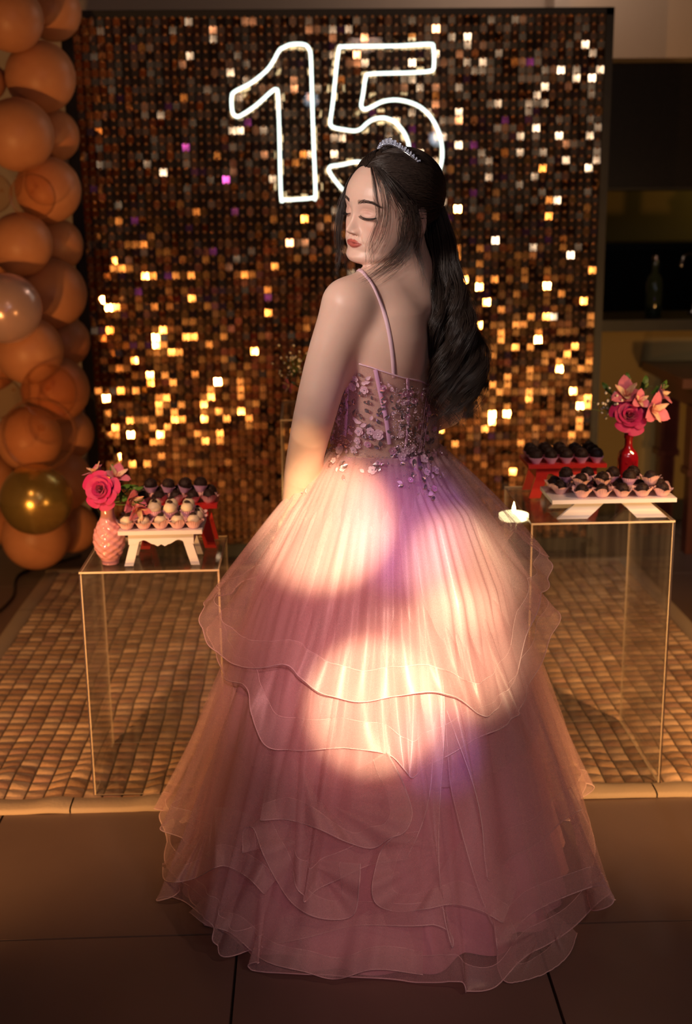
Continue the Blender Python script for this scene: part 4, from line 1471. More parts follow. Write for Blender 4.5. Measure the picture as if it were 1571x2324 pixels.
def surface_nets(f, lo, hi, h, B=8):
    lo = np.asarray(lo, float); n = np.ceil((np.asarray(hi) - lo) / (h * B)).astype(int)
    N = n * B + 1
    big = np.full(tuple(N), 1.0, np.float32)
    bc = np.stack(np.meshgrid(*[np.arange(k) for k in n], indexing='ij'), -1).reshape(-1, 3)
    cen = lo + (bc * B + B / 2) * h
    dc = np.concatenate([f(c) for c in np.array_split(cen, max(1, len(cen) // 200000 + 1))])
    rad = h * B * 0.87 * 1.8
    act = bc[np.abs(dc) < rad]
    ins = bc[dc <= -rad]
    for b in ins:
        big[b[0] * B:b[0] * B + B + 1, b[1] * B:b[1] * B + B + 1, b[2] * B:b[2] * B + B + 1] = -1
    g = np.stack(np.meshgrid(*[np.arange(B + 1)] * 3, indexing='ij'), -1).reshape(-1, 3)
    for ch in np.array_split(act, max(1, len(act) // 600)):
        pts = (ch[:, None, :] * B + g[None]).reshape(-1, 3)
        v = f(lo + pts * h)
        big[pts[:, 0], pts[:, 1], pts[:, 2]] = v
    S = big < 0
    c = sum(S[i:S.shape[0] - 1 + i, j:S.shape[1] - 1 + j, k:S.shape[2] - 1 + k].astype(np.int8) for i in (0, 1) for j in (0, 1) for k in (0, 1))
    cells = np.argwhere((c > 0) & (c < 8))
    idx = np.full(c.shape, -1, np.int32); idx[tuple(cells.T)] = np.arange(len(cells))
    acc = np.zeros((len(cells), 3)); cnt = np.zeros(len(cells))
    corners = [(i, j, k) for i in (0, 1) for j in (0, 1) for k in (0, 1)]
    val = {o: big[cells[:, 0] + o[0], cells[:, 1] + o[1], cells[:, 2] + o[2]] for o in corners}
    for a in corners:
        for ax in range(3):
            if a[ax] == 0:
                b = list(a); b[ax] = 1; b = tuple(b)
                m = (val[a] < 0) != (val[b] < 0)
                t = np.where(m, val[a] / (val[a] - val[b] + 1e-12), 0)
                p = np.array(a, float)[None].repeat(len(cells), 0); p[:, ax] += t
                acc[m] += p[m]; cnt[m] += 1
    V = lo + (cells + acc / cnt[:, None]) * h
    F = []
    for ax in range(3):
        u, v = (ax + 1) % 3, (ax + 2) % 3
        s0 = [slice(None)] * 3; s1 = [slice(None)] * 3
        s0[ax] = slice(0, -1); s1[ax] = slice(1, None)
        A, Bv = S[tuple(s0)], S[tuple(s1)]
        E = np.argwhere(A != Bv)
        E = E[(E[:, u] > 0) & (E[:, v] > 0) & (E[:, u] < c.shape[u]) & (E[:, v] < c.shape[v])]
        fl_ = A[tuple(E.T)]
        q = []
        for du, dv in ((-1, -1), (0, -1), (0, 0), (-1, 0)):
            e = E.copy(); e[:, u] += du; e[:, v] += dv
            q.append(idx[tuple(e.T)])
        q = np.stack(q, 1)
        q[~fl_] = q[~fl_][:, ::-1]
        F.append(q[(q >= 0).all(1)])
    return V, np.vstack(F)


def sdf_normal(f, P, e=0.0008):
    return np.stack([f(P + d) - f(P - d) for d in np.eye(3) * e], 1) / (2 * e)


def hit(f, x, y, start=1.7):
    """where the view ray through pixel (x, y) meets the surface f = 0"""
    d = nrm(ray(x, y)); p = CAMP + d * start
    for _ in range(90):
        s = float(f(p[None])[0])
        if s < 0.0004 or np.linalg.norm(p - CAMP) > 3.4: break
        p = p + d * max(s * 0.7, 0.0004)
    return p


def hit_many(f, XY, start=1.7):
    D = np.array([nrm(ray(x, y)) for x, y in XY]); P = CAMP + D * start
    for _ in range(90):
        s = f(P)
        go = (s > 0.0004) & (np.linalg.norm(P - CAMP, axis=1) < 3.4)
        if not go.any(): break
        P = P + D * np.where(go, np.maximum(s * 0.7, 0.0004), 0)[:, None]
    return P


person = empty("person", PBASE, "person in a pink tulle gown with long dark hair, back turned, looking over one shoulder", "person")

# skin: lips, cheeks and lids carry make-up colour, nostrils and mouth line painted shade, stored per vertex
M_SKIN = PM("skin", (0.76, 0.49, 0.385), 0.42, noise=(35, (0.72, 0.45, 0.35), 0.3), bump=(420, 0.05, 0.001), attr="tint", sss=0.25, spec=0.4)
lo_b = np.min([WR_L, bpt(0, 0, .64), EL_L, SH_L], axis=0) - np.array([0.20, 0.12, 0.024])
lo_b[2] = 0.60
V, F = surface_nets(body_sdf, lo_b, np.array([SH_R[0] + 0.13, SH_R[1] + 0.24, 1.60]), 0.0033)


def settle(V, it=2, lim=0.002):
    for _ in range(it):      # settle the vertices on the true surface
        n_ = sdf_normal(body_sdf, V, 0.0005); dd = body_sdf(V)
        V = V - n_ * np.clip(dd / ((n_ ** 2).sum(1) + 1e-9), -lim, lim)[:, None] * 0.8
    return V


import bmesh
_bm = bmesh.new()
_me = mesh_data("body", V, F, M_SKIN)
_bm.from_mesh(_me)
_bm.verts.ensure_lookup_table()
_hq = w2h(V)
_in = (_hq[:, 2] > -0.118) & (_hq[:, 1] > -0.06) & (np.linalg.norm(V - HC, axis=1) < 0.16)
bmesh.ops.subdivide_edges(_bm, edges=[e for e in _bm.edges if _in[e.verts[0].index] and _in[e.verts[1].index]], cuts=1, use_grid_fill=True)
_bm.to_mesh(_me); _bm.free()
V = np.empty(len(_me.vertices) * 3); _me.vertices.foreach_get("co", V); V = V.reshape(-1, 3)
V = settle(V, 3, 0.003)
Q = w2h(V); Q[:, 0] = np.abs(Q[:, 0])
tint = np.ones((len(V), 3))


def blend(mask, col):
    global tint
    tint = tint * (1 - mask[:, None]) + np.array(col) * mask[:, None]


face = np.clip((0.12 - np.linalg.norm(Q - np.array([0, 0.05, -0.03]), axis=1)) * 40, 0, 1)
blush = np.exp(-((np.linalg.norm((Q - np.array([0.042, 0.055, -0.028])) * np.array([1, 1, 1.3]), axis=1)) / 0.022) ** 2)
blend(0.5 * blush * face, (1.0, 0.66, 0.62))
lid = np.exp(-(np.linalg.norm((Q - np.array([0.033, 0.074, 0.002])) * np.array([0.8, 1, 1.2]), axis=1) / 0.013) ** 2)
blend(0.55 * lid, (0.80, 0.56, 0.54))
_bt = np.clip((Q[:, 0] - 0.0130) / 0.041, 0, 1)
_bz = 0.0175 + 0.0060 * np.sin(PI * np.minimum(1, _bt * 0.80 + 0.06)) - 0.0035 * np.clip(_bt - 0.7, 0, 1) / 0.3 + 0.001
blend(0.30 * np.exp(-((Q[:, 2] - _bz) / (0.0030 * (1 - 0.6 * _bt))) ** 2) * np.clip((Q[:, 0] - 0.0115) / 0.003, 0, 1) * np.clip((0.056 - Q[:, 0]) / 0.004, 0, 1) * (Q[:, 1] > 0.03), (0.22, 0.16, 0.14))
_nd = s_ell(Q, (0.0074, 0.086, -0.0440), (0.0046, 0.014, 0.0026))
blend(0.7 * np.clip(-_nd / 0.0008 + 0.3, 0, 1), (0.30, 0.12, 0.10))  # nostril shadow painted into the skin colour
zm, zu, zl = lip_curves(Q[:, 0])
front = Q[:, 1] > 0.05
edge = np.minimum(zu - Q[:, 2], Q[:, 2] - zl)
lipm = np.clip(edge / 0.0008 + 0.5, 0, 1) * np.clip((0.0250 - Q[:, 0]) / 0.002, 0, 1) * front
blend(lipm * 0.97, (0.62, 0.22, 0.215))
blend(0.75 * lipm * np.exp(-((Q[:, 2] - zm) / 0.0009) ** 2), (0.22, 0.05, 0.05))  # shade of the crease between the lips, painted in
_me.vertices.foreach_set("co", (V - PBASE).astype(np.float32).ravel())
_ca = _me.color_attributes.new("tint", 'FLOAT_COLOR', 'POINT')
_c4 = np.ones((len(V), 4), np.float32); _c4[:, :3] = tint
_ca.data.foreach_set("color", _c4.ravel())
_me.polygons.foreach_set("use_smooth", np.ones(len(_me.polygons), bool))
_me.update()
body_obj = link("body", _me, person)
# ================================================================== hair, brows, lashes, tiara
M_HAIR = PM("dark_hair", (0.026, 0.016, 0.012), 0.40, noise=(120, (0.044, 0.027, 0.019)), spec=0.8)
M_LASH = PM("lash", (0.010, 0.007, 0.006), 0.5, noise=(50, (0.014, 0.01, 0.008)))
M_BROW = PM("brow_hair", (0.060, 0.034, 0.024), 0.6, noise=(50, (0.045, 0.026, 0.018)))
hg = np.random.default_rng(21)


def strands(name, paths, rad, mat, parent, taper=(1.0, 0.35), extra=None):
    """many thin three-sided tubes as one mesh; paths (n, m, 3)"""
    P = np.asarray(paths, float); n, m, _ = P.shape
    T = np.gradient(P, axis=1); T /= np.linalg.norm(T, axis=2, keepdims=True) + 1e-12
    ref = np.array([0.31, -0.83, 0.46])
    N = np.cross(T, ref); N /= np.linalg.norm(N, axis=2, keepdims=True) + 1e-9
    B = np.cross(T, N)
    r = np.asarray(rad).reshape(-1, 1) * np.linspace(taper[0], taper[1], m)[None, :]
    ring = [P + r[..., None] * (math.cos(a) * N + math.sin(a) * B) for a in (0, 2.0944, 4.1888)]
    V = np.stack(ring, 2).reshape(-1, 3)
    base = (np.arange(n)[:, None] * m + np.arange(m - 1)[None, :]).reshape(-1) * 3
    F = np.concatenate([np.stack([base + k, base + (k + 1) % 3, base + 3 + (k + 1) % 3, base + 3 + k], 1) for k in range(3)])
    return obj(name, V, F, mat, parent, True, world_coords=True)


def resample(paths, m):
    return np.stack([spline(p, m) for p in paths])


# --- the cap of swept hair, a solid under-layer
CAPC, CAPR = np.array([0, -0.024, 0.040]), np.array([0.0815, 0.101, 0.0875])


def cap_sdf(P):
    Q = w2h(P)
    d = s_ell(Q, CAPC, CAPR)
    ax = np.abs(Q[:, 0])
    d = smax(d, (Q[:, 1] - (0.0155 + 0.48 * Q[:, 2] - 0.10 * np.clip(ax - 0.045, 0, 1))) / 1.11, 0.008)
    return smax(d, -(Q[:, 2] - (-0.045 + 0.75 * np.clip(Q[:, 1] + 0.045, 0, 0.2))), 0.012)


V, F = surface_nets(cap_sdf, HC - 0.16, HC + 0.16, 0.004)
hair = obj("hair", V, F, M_HAIR, person, True, world_coords=True)

# --- swept strands, from parting and hairline to the knot at the back
KNOT = np.array([0.000, -0.118, 0.030])


def on_cap(D, off):
    """points of the cap ellipsoid along directions D from its centre"""
    u = D / np.linalg.norm(D, axis=-1, keepdims=True)
    k = 1 / np.linalg.norm(u / CAPR, axis=-1, keepdims=True)
    return CAPC + u * (k + np.asarray(off)[..., None])


def hairline(x):
    """front edge of the cap at sideways position x >= 0 (y, z in head space)"""
    lo, hi = -0.02, 0.10
    for _ in range(30):
        z = (lo + hi) / 2
        y = 0.0155 + 0.48 * z - 0.10 * max(0, x - 0.045)
        q = (np.array([x, y, z]) - CAPC) / CAPR
        if q @ q < 1: lo = z
        else: hi = z
    return y, z


HL = [(x, *hairline(x)) for x in np.linspace(0, 0.076, 40)]
HL = np.array(HL)
paths = []
m = 16
for s in (-1, 1):
    for k in range(2300):
        u = hg.random()
        if u < 0.50:                                   # from the parting
            y = HL[0][1] + 0.003 - 0.115 * hg.random()
            root = np.array([s * (0.001 + 0.004 * hg.random()), y, 0.13])
            if y > 0.04: root[2] = CAPC[2] + 0.084 * math.sqrt(max(0.05, 1 - ((y - CAPC[1]) / 0.101) ** 2))
        else:                                          # from the hairline beside the forehead
            q = hg.random() ** 1.1
            xx = 0.074 * q
            root = np.array([s * (xx + 0.001), np.interp(xx, HL[:, 0], HL[:, 1]) + hg.uniform(-0.006, 0.004), np.interp(xx, HL[:, 0], HL[:, 2])])
        d0 = root - CAPC; d1 = KNOT - CAPC + np.array([s * 0.018 * hg.random(), 0, hg.normal(0, 0.012)])
        dm = nrm(d0) * 0.55 + nrm(d1) * 0.45 + np.array([s * (0.85 if u < .50 else 0.50) * (0.55 + 0.5 * hg.random()), 0.0, 0.10])
        t = np.linspace(0, 1, m)[:, None]
        D = nrm(d0) * (1 - t) ** 2 + 2 * dm * t * (1 - t) + nrm(d1) * t ** 2
        off = 0.0005 + 0.0045 * hg.random() * np.sin(PI * np.clip(t[:, 0] * 1.1, 0, 1)) ** 0.6 + 0.0008 * np.sin(9 * t[:, 0] + 6 * hg.random())
        paths.append(h2w(on_cap(D, off)))
strands("swept_strands", paths, 0.00042 + 0.0002 * hg.random(len(paths)), M_HAIR, hair, (1, 0.7))
# the little twisted knot where the swept hair is gathered
b = MB()
for k in range(7):
    a0 = k * 0.9
    t = np.linspace(0, 1, 40)
    pts = np.stack([0.016 * np.cos(a0 + 5 * t) * (1 - 0.35 * t), -0.112 - 0.016 * np.sin(PI * t) + 0.004 * np.sin(a0), 0.028 + 0.018 * np.sin(a0 + 5 * t)], 1)
    b.tube(h2w(pts), 0.0042 + 0.001 * math.sin(k), 8)
b.build("twisted_knot", M_HAIR, hair, True, world_coords=True)

# --- long wavy hair down the back
cen = spline([(*p[:2], p[2]) for p in [(978, 468, 2.545), (990, 540, 2.535), (1000, 620, 2.505), (1016, 700, 2.475), (1034, 780, 2.46), (1040, 850, 2.455), (1036, 910, 2.455), (1036, 968, 2.455)]], 40)
halfw = np.interp(np.linspace(0, 1, 40), [0, .15, .35, .55, .75, .88, 1], [24, 38, 40, 42, 44, 36, 20])
CEN = np.array([atY(*p) for p in cen])
SIDE = np.array([1.0, 0.0, 0.0])
paths, rads = [], []
m = 30
tt_ = np.linspace(0, 1, m)
for c in range(150):
    a, bq = hg.uniform(-1, 1), hg.uniform(-1, 1)
    ph, wl, amp = 3.5 * a + hg.normal(0, 0.9), hg.uniform(2.0, 2.9), hg.uniform(0.7, 1.8)
    end = 0.60 + 0.40 * hg.beta(2.0, 1.7)
    cr_ = hg.uniform(0.0018, 0.0055)
    for k in range(42):
        t = tt_ * end * hg.uniform(0.90, 1.03)
        idx = np.clip(t, 0, 1) * 39
        C = np.stack([np.interp(idx, np.arange(40), CEN[:, q]) for q in range(3)], 1)
        w = np.interp(idx, np.arange(40), halfw) / 1120
        ja, jb = hg.normal(0, 1), hg.normal(0, 1)
        wave = np.sin(wl * 2 * PI * t + ph) * amp * 0.014 * np.clip((t - 0.22) / 0.3, 0, 1) * (1 + 0.7 * t ** 2)
        wave2 = np.cos(wl * 2 * PI * t + ph) * amp * 0.013 * np.clip((t - 0.22) / 0.3, 0, 1) * (1 + 0.7 * t ** 2)
        spread = cr_ * np.interp(t, [0, .25, .75, 1], [1.0, 1.3, 0.9, 0.3])
        fr = np.clip((t - 0.5) / 0.5, 0, 1) ** 2 * hg.normal(0, 0.006)
        P = C + SIDE * (a * w * 0.92 + wave + ja * spread + fr)[:, None] + np.array([0, 1.0, 0]) * (bq * 0.030 * np.sqrt(max(0.05, 1 - a * a * 0.8)) * np.interp(t, [0, .2, 1], [.5, 1, 1]) + wave2 + jb * spread)[:, None]
        P[:, 2] += 0.004 * jb * t
        paths.append(P)
paths = np.array(paths)
# keep the strands off the skin
flat = paths.reshape(-1, 3)
for _ in range(2):
    dd = body_sdf(flat)
    bad = dd < 0.004
    if bad.any():
        n_ = sdf_normal(body_sdf, flat[bad]); n_ /= np.linalg.norm(n_, axis=1, keepdims=True) + 1e-9
        flat[bad] += n_ * (0.004 - dd[bad] + 0.003 * hg.random(bad.sum()))[:, None]
paths = flat.reshape(paths.shape)
strands("long_strands", paths, 0.00030 + 0.00018 * hg.random(len(paths)), M_HAIR, hair, (1, 0.45))

# --- loose strands framing the face
def lock(pts, n, width, off=0.004, wav=0.004, depth=None, m=26):
    W = []
    for (x, y) in pts:
        if depth is None:
            p = hit(body_sdf, x, y); p = p - nrm(ray(x, y)) * off
        else:
            p = atY(x, y, depth)
        W.append(p)
    C = spline(W, m)
    out = []
    t = np.linspace(0, 1, m)
    for k in range(n):
        j = hg.normal(0, 1, 3) * width * 1.35
        ph = hg.uniform(0, 6.28)
        q = C + j * np.interp(t, [0, .3, .7, 1], [0.35, 1, 0.9, 0.6])[:, None]
        q[:, 0] += wav * 0.35 * np.sin(ph + 7 * t) * t; q[:, 2] += hg.normal(0, 0.006) * t
        q = q + hg.normal(0, 0.006, 3) * (t ** 3)[:, None]
        e_ = hg.uniform(0.55, 1.0) ** 0.6 * (m - 1)
        q = np.stack([np.interp(t * e_, np.arange(m), q[:, c]) for c in range(3)], 1)
        out.append(q)
    return out


L = []
L += lock([(842, 376), (848, 410), (852, 445), (858, 480), (850, 520), (838, 560), (842, 590), (838, 622)], 16, 0.0014, 0.005)
L += lock([(846, 376), (858, 415), (868, 460), (866, 505), (858, 545), (842, 575), (838, 602)], 14, 0.0022, 0.005)
L += lock([(852, 380), (868, 410), (878, 450), (880, 490), (872, 530), (855, 565), (842, 585)], 26, 0.0032, 0.006)
L += lock([(858, 384), (885, 420), (905, 455), (920, 480), (915, 520), (918, 550), (895, 580), (868, 605), (840, 626), (815, 640)], 85, 0.0055, 0.008)
L += lock([(880, 400), (915, 440), (935, 470), (940, 510), (930, 550), (905, 590), (875, 615), (845, 632)], 60, 0.0055, 0.009)
L += lock([(945, 470), (950, 520), (945, 560), (955, 600), (962, 650)], 50, 0.004, 0.008)
L += lock([(800, 396), (786, 430), (776, 465), (768, 500), (766, 540), (772, 580), (764, 612), (772, 634)], 60, 0.0034, depth=2.50)
L += lock([(792, 420), (778, 460), (770, 520), (776, 570), (788, 610), (800, 628), (815, 634)], 40, 0.0034, depth=2.50)
strands("face_framing_strands", L, 0.00030, M_HAIR, hair, (1, 0.4))
# flyaways
fly = []
for k in range(160):
    i = hg.integers(len(paths)); p = paths[i][::3].copy()
    j = hg.normal(0, 1, 3); tq = np.linspace(0, 1, len(p))
    p += (j * 0.018)[None] * (tq ** 1.5)[:, None]
    fly.append(p)
strands("flyaway_strands", fly, 0.00022, M_HAIR, hair)


# --- brows and lashes
def face_pts(X, Z, off):
    """points on the face at sideways X and height Z (head space), lifted by off"""
    X, Z = np.asarray(X, float), np.asarray(Z, float)
    Y = np.full(len(X), 0.125)
    for _ in range(60):
        d = head_sdf(h2w(np.stack([X, Y, Z], 1)))
        Y = Y - np.clip(d, -0.004, 0.01)
    return np.stack([X, Y + np.asarray(off), Z], 1)


def face_pt(x, z, off=0.0):
    return face_pts([x], [z], [off])[0]


for s in (-1, 1):
    XB, ZB, OB = [], [], []
    for k in range(200):
        t = hg.random()
        x = 0.0130 + 0.041 * t; zc = 0.0175 + 0.0060 * math.sin(PI * min(1, t * 0.80 + 0.06)) - 0.0035 * max(0, t - 0.7) / 0.3
        th = 0.0032 * (1 - 0.75 * t ** 1.6)
        z = zc + hg.uniform(-1, 1) * th
        ang = math.radians(62 - 62 * min(1, t * 1.4) + hg.normal(0, 8))
        for q in (0, 0.35, 0.7, 1.0):
            XB.append(s * (x + 0.0065 * q * math.cos(ang))); ZB.append(z + 0.0065 * q * math.sin(ang) * 0.7); OB.append(0.0002 + 0.0009 * q)
    strands("eyebrow", h2w(face_pts(XB, ZB, OB)).reshape(-1, 4, 3), 0.00022, M_BROW, person, (1, 0.4))
    xs = np.linspace(-0.0155, 0.0155, 40)
    zs = -0.0078 + 0.0030 * (xs / 0.0150) ** 2
    base = face_pts(s * (0.0315 + xs), zs, np.full(40, 0.0003))
    la = []
    for p, x in zip(base, xs):
        for q in range(3):
            o = 0.0075 + 0.003 * (x / 0.015) + hg.normal(0, 0.0006)
            spread = 0.35 * (x / 0.015) + hg.normal(0, 0.08)
            pts = [p, p + np.array([s * spread * o * 0.4, o * 0.62, -o * 0.34]), p + np.array([s * spread * o, o * 1.0, -o * 0.40])]
            la.append(spline(h2w(np.array(pts)), 6))
    strands("eyelash_row", la, 0.00028, M_LASH, person, (1, 0.25))
    MB().tube(h2w(base), np.interp(np.linspace(0, 1, 40), [0, .5, 1], [0.0004, 0.0008, 0.0010]), 6).build("eyeliner", M_LASH, person, True, world_coords=True)

# --- tiara
M_SILVER = PM("tiara_silver", (0.80, 0.80, 0.84), 0.16, 1.0, noise=(50, (0.7, 0.7, 0.76)))
M_CRYST = PM("tiara_crystal", (0.80, 0.84, 0.98), 0.04, 0.35, noise=(80, (0.6, 0.66, 0.9)), coat=1.0, spec=1.0)


TY0, TY1 = 0.36, -0.42


def tia(a):
    """point of the tiara's band at angle a from the top of the head towards her side (a < 0: her left)"""
    d = np.array([math.sin(a) * 0.95, TY0 + TY1 * a * a, math.cos(a)])
    return on_cap(nrm(d)[None], np.array([0.005]))[0], nrm(d / CAPR ** 2 * 0.01)


tiara = empty("tiara", h2w(tia(0.0)[0]), "silver tiara with pale crystals worn on the dark hair", "tiara")
TO = np.array(tiara.location)
aa = np.linspace(-0.78, 0.78, 50)
MB().tube([h2w(tia(a)[0]) for a in aa], 0.0013, 8).build("band", M_SILVER, tiara, True, world_coords=True)


def gem_geo(c, up, out, L, W, D):
    up, out = nrm(up), nrm(out); sd = np.cross(up, out)
    R1 = [(math.cos(t), math.sin(t)) for t in np.linspace(0, 2 * PI, 12, endpoint=False)]
    V = [c + out * D] + [c + sd * W * 0.55 * x + up * L * 0.55 * y + out * D * 0.75 for x, y in R1] + [c + sd * W * x + up * L * y for x, y in R1] + [c - out * D * 0.6]
    F = [(0, 1 + k, 1 + (k + 1) % 12) for k in range(12)] + [(1 + k, 13 + k, 13 + (k + 1) % 12, 1 + (k + 1) % 12) for k in range(12)] + [(13 + k, 25, 13 + (k + 1) % 12) for k in range(12)]
    return V, F


for k in range(-5, 6):
    a = k * 0.142
    p, nv = tia(a)
    big = 1 - abs(k) * 0.105
    c = h2w(p + nv * 0.0088 * big); up = HR @ nv; out = HR @ np.array([0.25 * math.sin(a), 1.0, 0.0])
    for sg in (1, -1):
        obj("crystal", *gem_geo(c, up, out * sg, 0.0070 * big, 0.0050 * big, 0.003 * big), M_CRYST, tiara, False, world_coords=True)
    ring = [c + (HR @ np.array([math.cos(a), 0, -math.sin(a)])) * 0.0056 * big * math.cos(t) + up * 0.0078 * big * math.sin(t) for t in np.linspace(0, 2 * PI, 20, endpoint=False)]
    g = MB(); g.tube(ring, 0.0008, 6, closed=True)
    g.build("setting", M_SILVER, tiara, True, world_coords=True)
    for dq, hq in ((-0.05, 0.004), (0.05, 0.004), (-0.07, 0.009), (0.07, 0.009), (0.07, 0.0125 * big)):
        p2, n2 = tia(a + dq)
        c2 = h2w(p2 + n2 * hq * (0.5 + 0.5 * big))
        obj("bead", *gem_geo(c2, up, out, 0.0021, 0.0021, 0.0021), M_CRYST, tiara, False, world_coords=True)
# ================================================================== the gown
def tulle(name, col, alpha, gloss=0.03, attr=False, scale=900.0, weave=0.35):
    """sheer net: part of the light passes straight through, the threads scatter the rest to both sides"""
    m, nt, b, out = nodes_of(name)
    L = nt.links
    nt.nodes.remove(b)
    tr = nt.nodes.new("ShaderNodeBsdfTransparent")
    df = nt.nodes.new("ShaderNodeBsdfDiffuse"); df.inputs[0].default_value = (*col, 1)
    tl = nt.nodes.new("ShaderNodeBsdfTranslucent"); tl.inputs[0].default_value = (*col, 1)
    gl = nt.nodes.new("ShaderNodeBsdfGlossy"); gl.inputs["Roughness"].default_value = 0.35; gl.inputs[0].default_value = (1, 0.92, 0.9, 1)
    m1 = nt.nodes.new("ShaderNodeMixShader"); m1.inputs[0].default_value = 0.42
    L.new(df.outputs[0], m1.inputs[1]); L.new(tl.outputs[0], m1.inputs[2])
    m2 = nt.nodes.new("ShaderNodeMixShader"); m2.inputs[0].default_value = gloss
    L.new(m1.outputs[0], m2.inputs[1]); L.new(gl.outputs[0], m2.inputs[2])
    tc = nt.nodes.new("ShaderNodeTexCoord")
    n = nt.nodes.new("ShaderNodeTexNoise"); n.inputs["Scale"].default_value = scale; n.inputs["Detail"].default_value = 2
    L.new(tc.outputs["Object"], n.inputs["Vector"])
    r = nt.nodes.new("ShaderNodeMapRange")
    r.inputs[1].default_value, r.inputs[2].default_value = 0.3, 0.7
    r.inputs[3].default_value, r.inputs[4].default_value = alpha * (1 - weave), min(1, alpha * (1 + weave))
    L.new(n.outputs["Fac"], r.inputs[0])
    m3 = nt.nodes.new("ShaderNodeMixShader")
    L.new(r.outputs[0], m3.inputs[0]); L.new(tr.outputs[0], m3.inputs[1]); L.new(m2.outputs[0], m3.inputs[2])
    L.new(m3.outputs[0], out.inputs["Surface"])
    return m


PINK = (0.86, 0.58, 0.60)
M_TUL = tulle("pink_tulle", PINK, 0.30)
M_TUL2 = tulle("pink_tulle_double", PINK, 0.30)
M_BAND = tulle("horsehair_band", (0.92, 0.68, 0.68), 0.26, 0.06, weave=0.5)
M_RUF = tulle("ruffle_tulle", (0.95, 0.72, 0.72), 0.30, 0.0, weave=0.4)
M_PETT = tulle("gathered_tulle", (0.88, 0.62, 0.64), 0.85)
M_SATIN = PM("pink_satin", (0.72, 0.38, 0.44), 0.32, noise=(6, (0.66, 0.33, 0.40)), sheen=0.4, spec=0.5)
M_CORD = PM("hem_cord", (0.78, 0.55, 0.56), 0.5, noise=(30, (0.72, 0.50, 0.51)))
M_NUDE = tulle("nude_mesh", (0.74, 0.50, 0.44), 0.34, 0.05)
M_RIB = PM("lilac_ribbon", (0.80, 0.44, 0.62), 0.42, noise=(60, (0.74, 0.40, 0.58)), sheen=0.3)
M_STRAP = PM("strap_fabric", (0.82, 0.54, 0.60), 0.5, noise=(90, (0.76, 0.48, 0.55)))

dress = empty("dress", (0, 0, 0))
dress.parent = person
tag(dress, "pink tulle ball gown with tiered ruffles and beaded bodice")

# ---------------------------------------------------------------- bodice
def torso_ray(th, z, delta):
    """points at height z, angle th round the body (0 = her left, 90 deg = front), delta above the skin"""
    th, z = np.broadcast_arrays(np.asarray(th, float), np.asarray(z, float))
    sh = th.shape; th, z = th.ravel(), z.ravel()
    cx, cy = axis_at(z)
    e = np.cos(th)[:, None] * Bl + np.sin(th)[:, None] * Bf
    lo, hi = np.full(len(z), 0.03), np.full(len(z), 0.26)
    for _ in range(22):
        mid = (lo + hi) / 2
        d = torso_sdf(np.stack([cx, cy, z], 1) + e * mid[:, None]) < delta
        lo = np.where(d, mid, lo); hi = np.where(d, hi, mid)
    return (np.stack([cx, cy, z], 1) + e * ((lo + hi) / 2)[:, None]).reshape(*sh, 3)


TH_K = [-PI, -2.36, -PI / 2, -0.80, -0.35, 0.05, 0.6, 1.1, PI / 2, 2.04, 2.54, PI]
ZT_K = [1.160, 1.125, 1.100, 1.126, 1.150, 1.164, 1.185, 1.215, 1.195, 1.215, 1.185, 1.160]


def z_top(th): return np.interp((np.asarray(th) + PI) % (2 * PI) - PI, TH_K, ZT_K)
def z_bot(th):
    a = np.abs(((np.asarray(th) + PI / 2 + PI) % (2 * PI)) - PI)
    return 0.958 - 0.030 * np.exp(-(a / 0.45) ** 2)


def ring_grid(nu, nv, delta):
    th = np.linspace(-PI, PI, nu, endpoint=False)
    t = np.linspace(0, 1, nv)
    TH, Tt = np.meshgrid(th, t)
    Z = z_bot(TH) * (1 - Tt) + z_top(TH) * Tt
    V = torso_ray(TH, Z, delta).reshape(-1, 3)
    i = np.arange(nu)[None, :] + nu * np.arange(nv - 1)[:, None]
    j = (np.arange(nu)[None, :] + 1) % nu + nu * np.arange(nv - 1)[:, None]
    return V, np.stack([i, j, j + nu, i + nu], -1).reshape(-1, 4)


V, F = ring_grid(160, 36, 0.003)
obj("bodice_mesh", V, F, M_NUDE, dress, True, world_coords=True)
th = np.linspace(-PI, PI, 160, endpoint=False)
V, F = tube_geo(torso_ray(th, z_top(th), 0.003), 0.0016, 6, closed=True)
obj("neckline_trim", V, F, M_STRAP, dress, True, world_coords=True)
# opaque front cups
tf = np.linspace(0.25, 2.9, 60)
TT, SS = np.meshgrid(tf, np.linspace(0, 1, 30))
ZZ = (z_top(TT) - 0.15) * (1 - SS) + (z_top(TT) + 0.004) * SS
V = torso_ray(TT, ZZ, 0.006).reshape(-1, 3)
i = np.arange(59)[None, :] + 60 * np.arange(29)[:, None]
obj("bodice_cups", V, np.stack([i, i + 1, i + 61, i + 60], -1).reshape(-1, 4), M_STRAP, dress, True, world_coords=True)


def bodice_off(P): return torso_sdf(P) - 0.0042


def ribbon(name, pts, width, mat, off=0.0008, thick=0.0008, f=None):
    """flat strip lying on the bodice along the given surface points"""
    f = f or torso_sdf
    P = np.asarray(pts, float); T = np.gradient(P, axis=0); T /= np.linalg.norm(T, axis=1, keepdims=True)
    N = sdf_normal(f, P, 0.002); N /= np.linalg.norm(N, axis=1, keepdims=True)
    S = np.cross(T, N); S /= np.linalg.norm(S, axis=1, keepdims=True)
    V, n = [], len(P)
    for k in range(n):
        for (a, h) in ((-1, 0), (-0.9, 1), (0.9, 1), (1, 0)):
            V.append(P[k] + S[k] * a * width / 2 + N[k] * (off + thick * h))
    Fq = [(k * 4 + j, k * 4 + j + 1, k * 4 + 5 + j, k * 4 + 4 + j) for k in range(n - 1) for j in range(3)]
    return obj(name, V, Fq, mat, dress, True, world_coords=True)


def pix_path(pts, n=18, f=None):
    P = spline(pts, n)
    return hit_many(f or bodice_off, P)


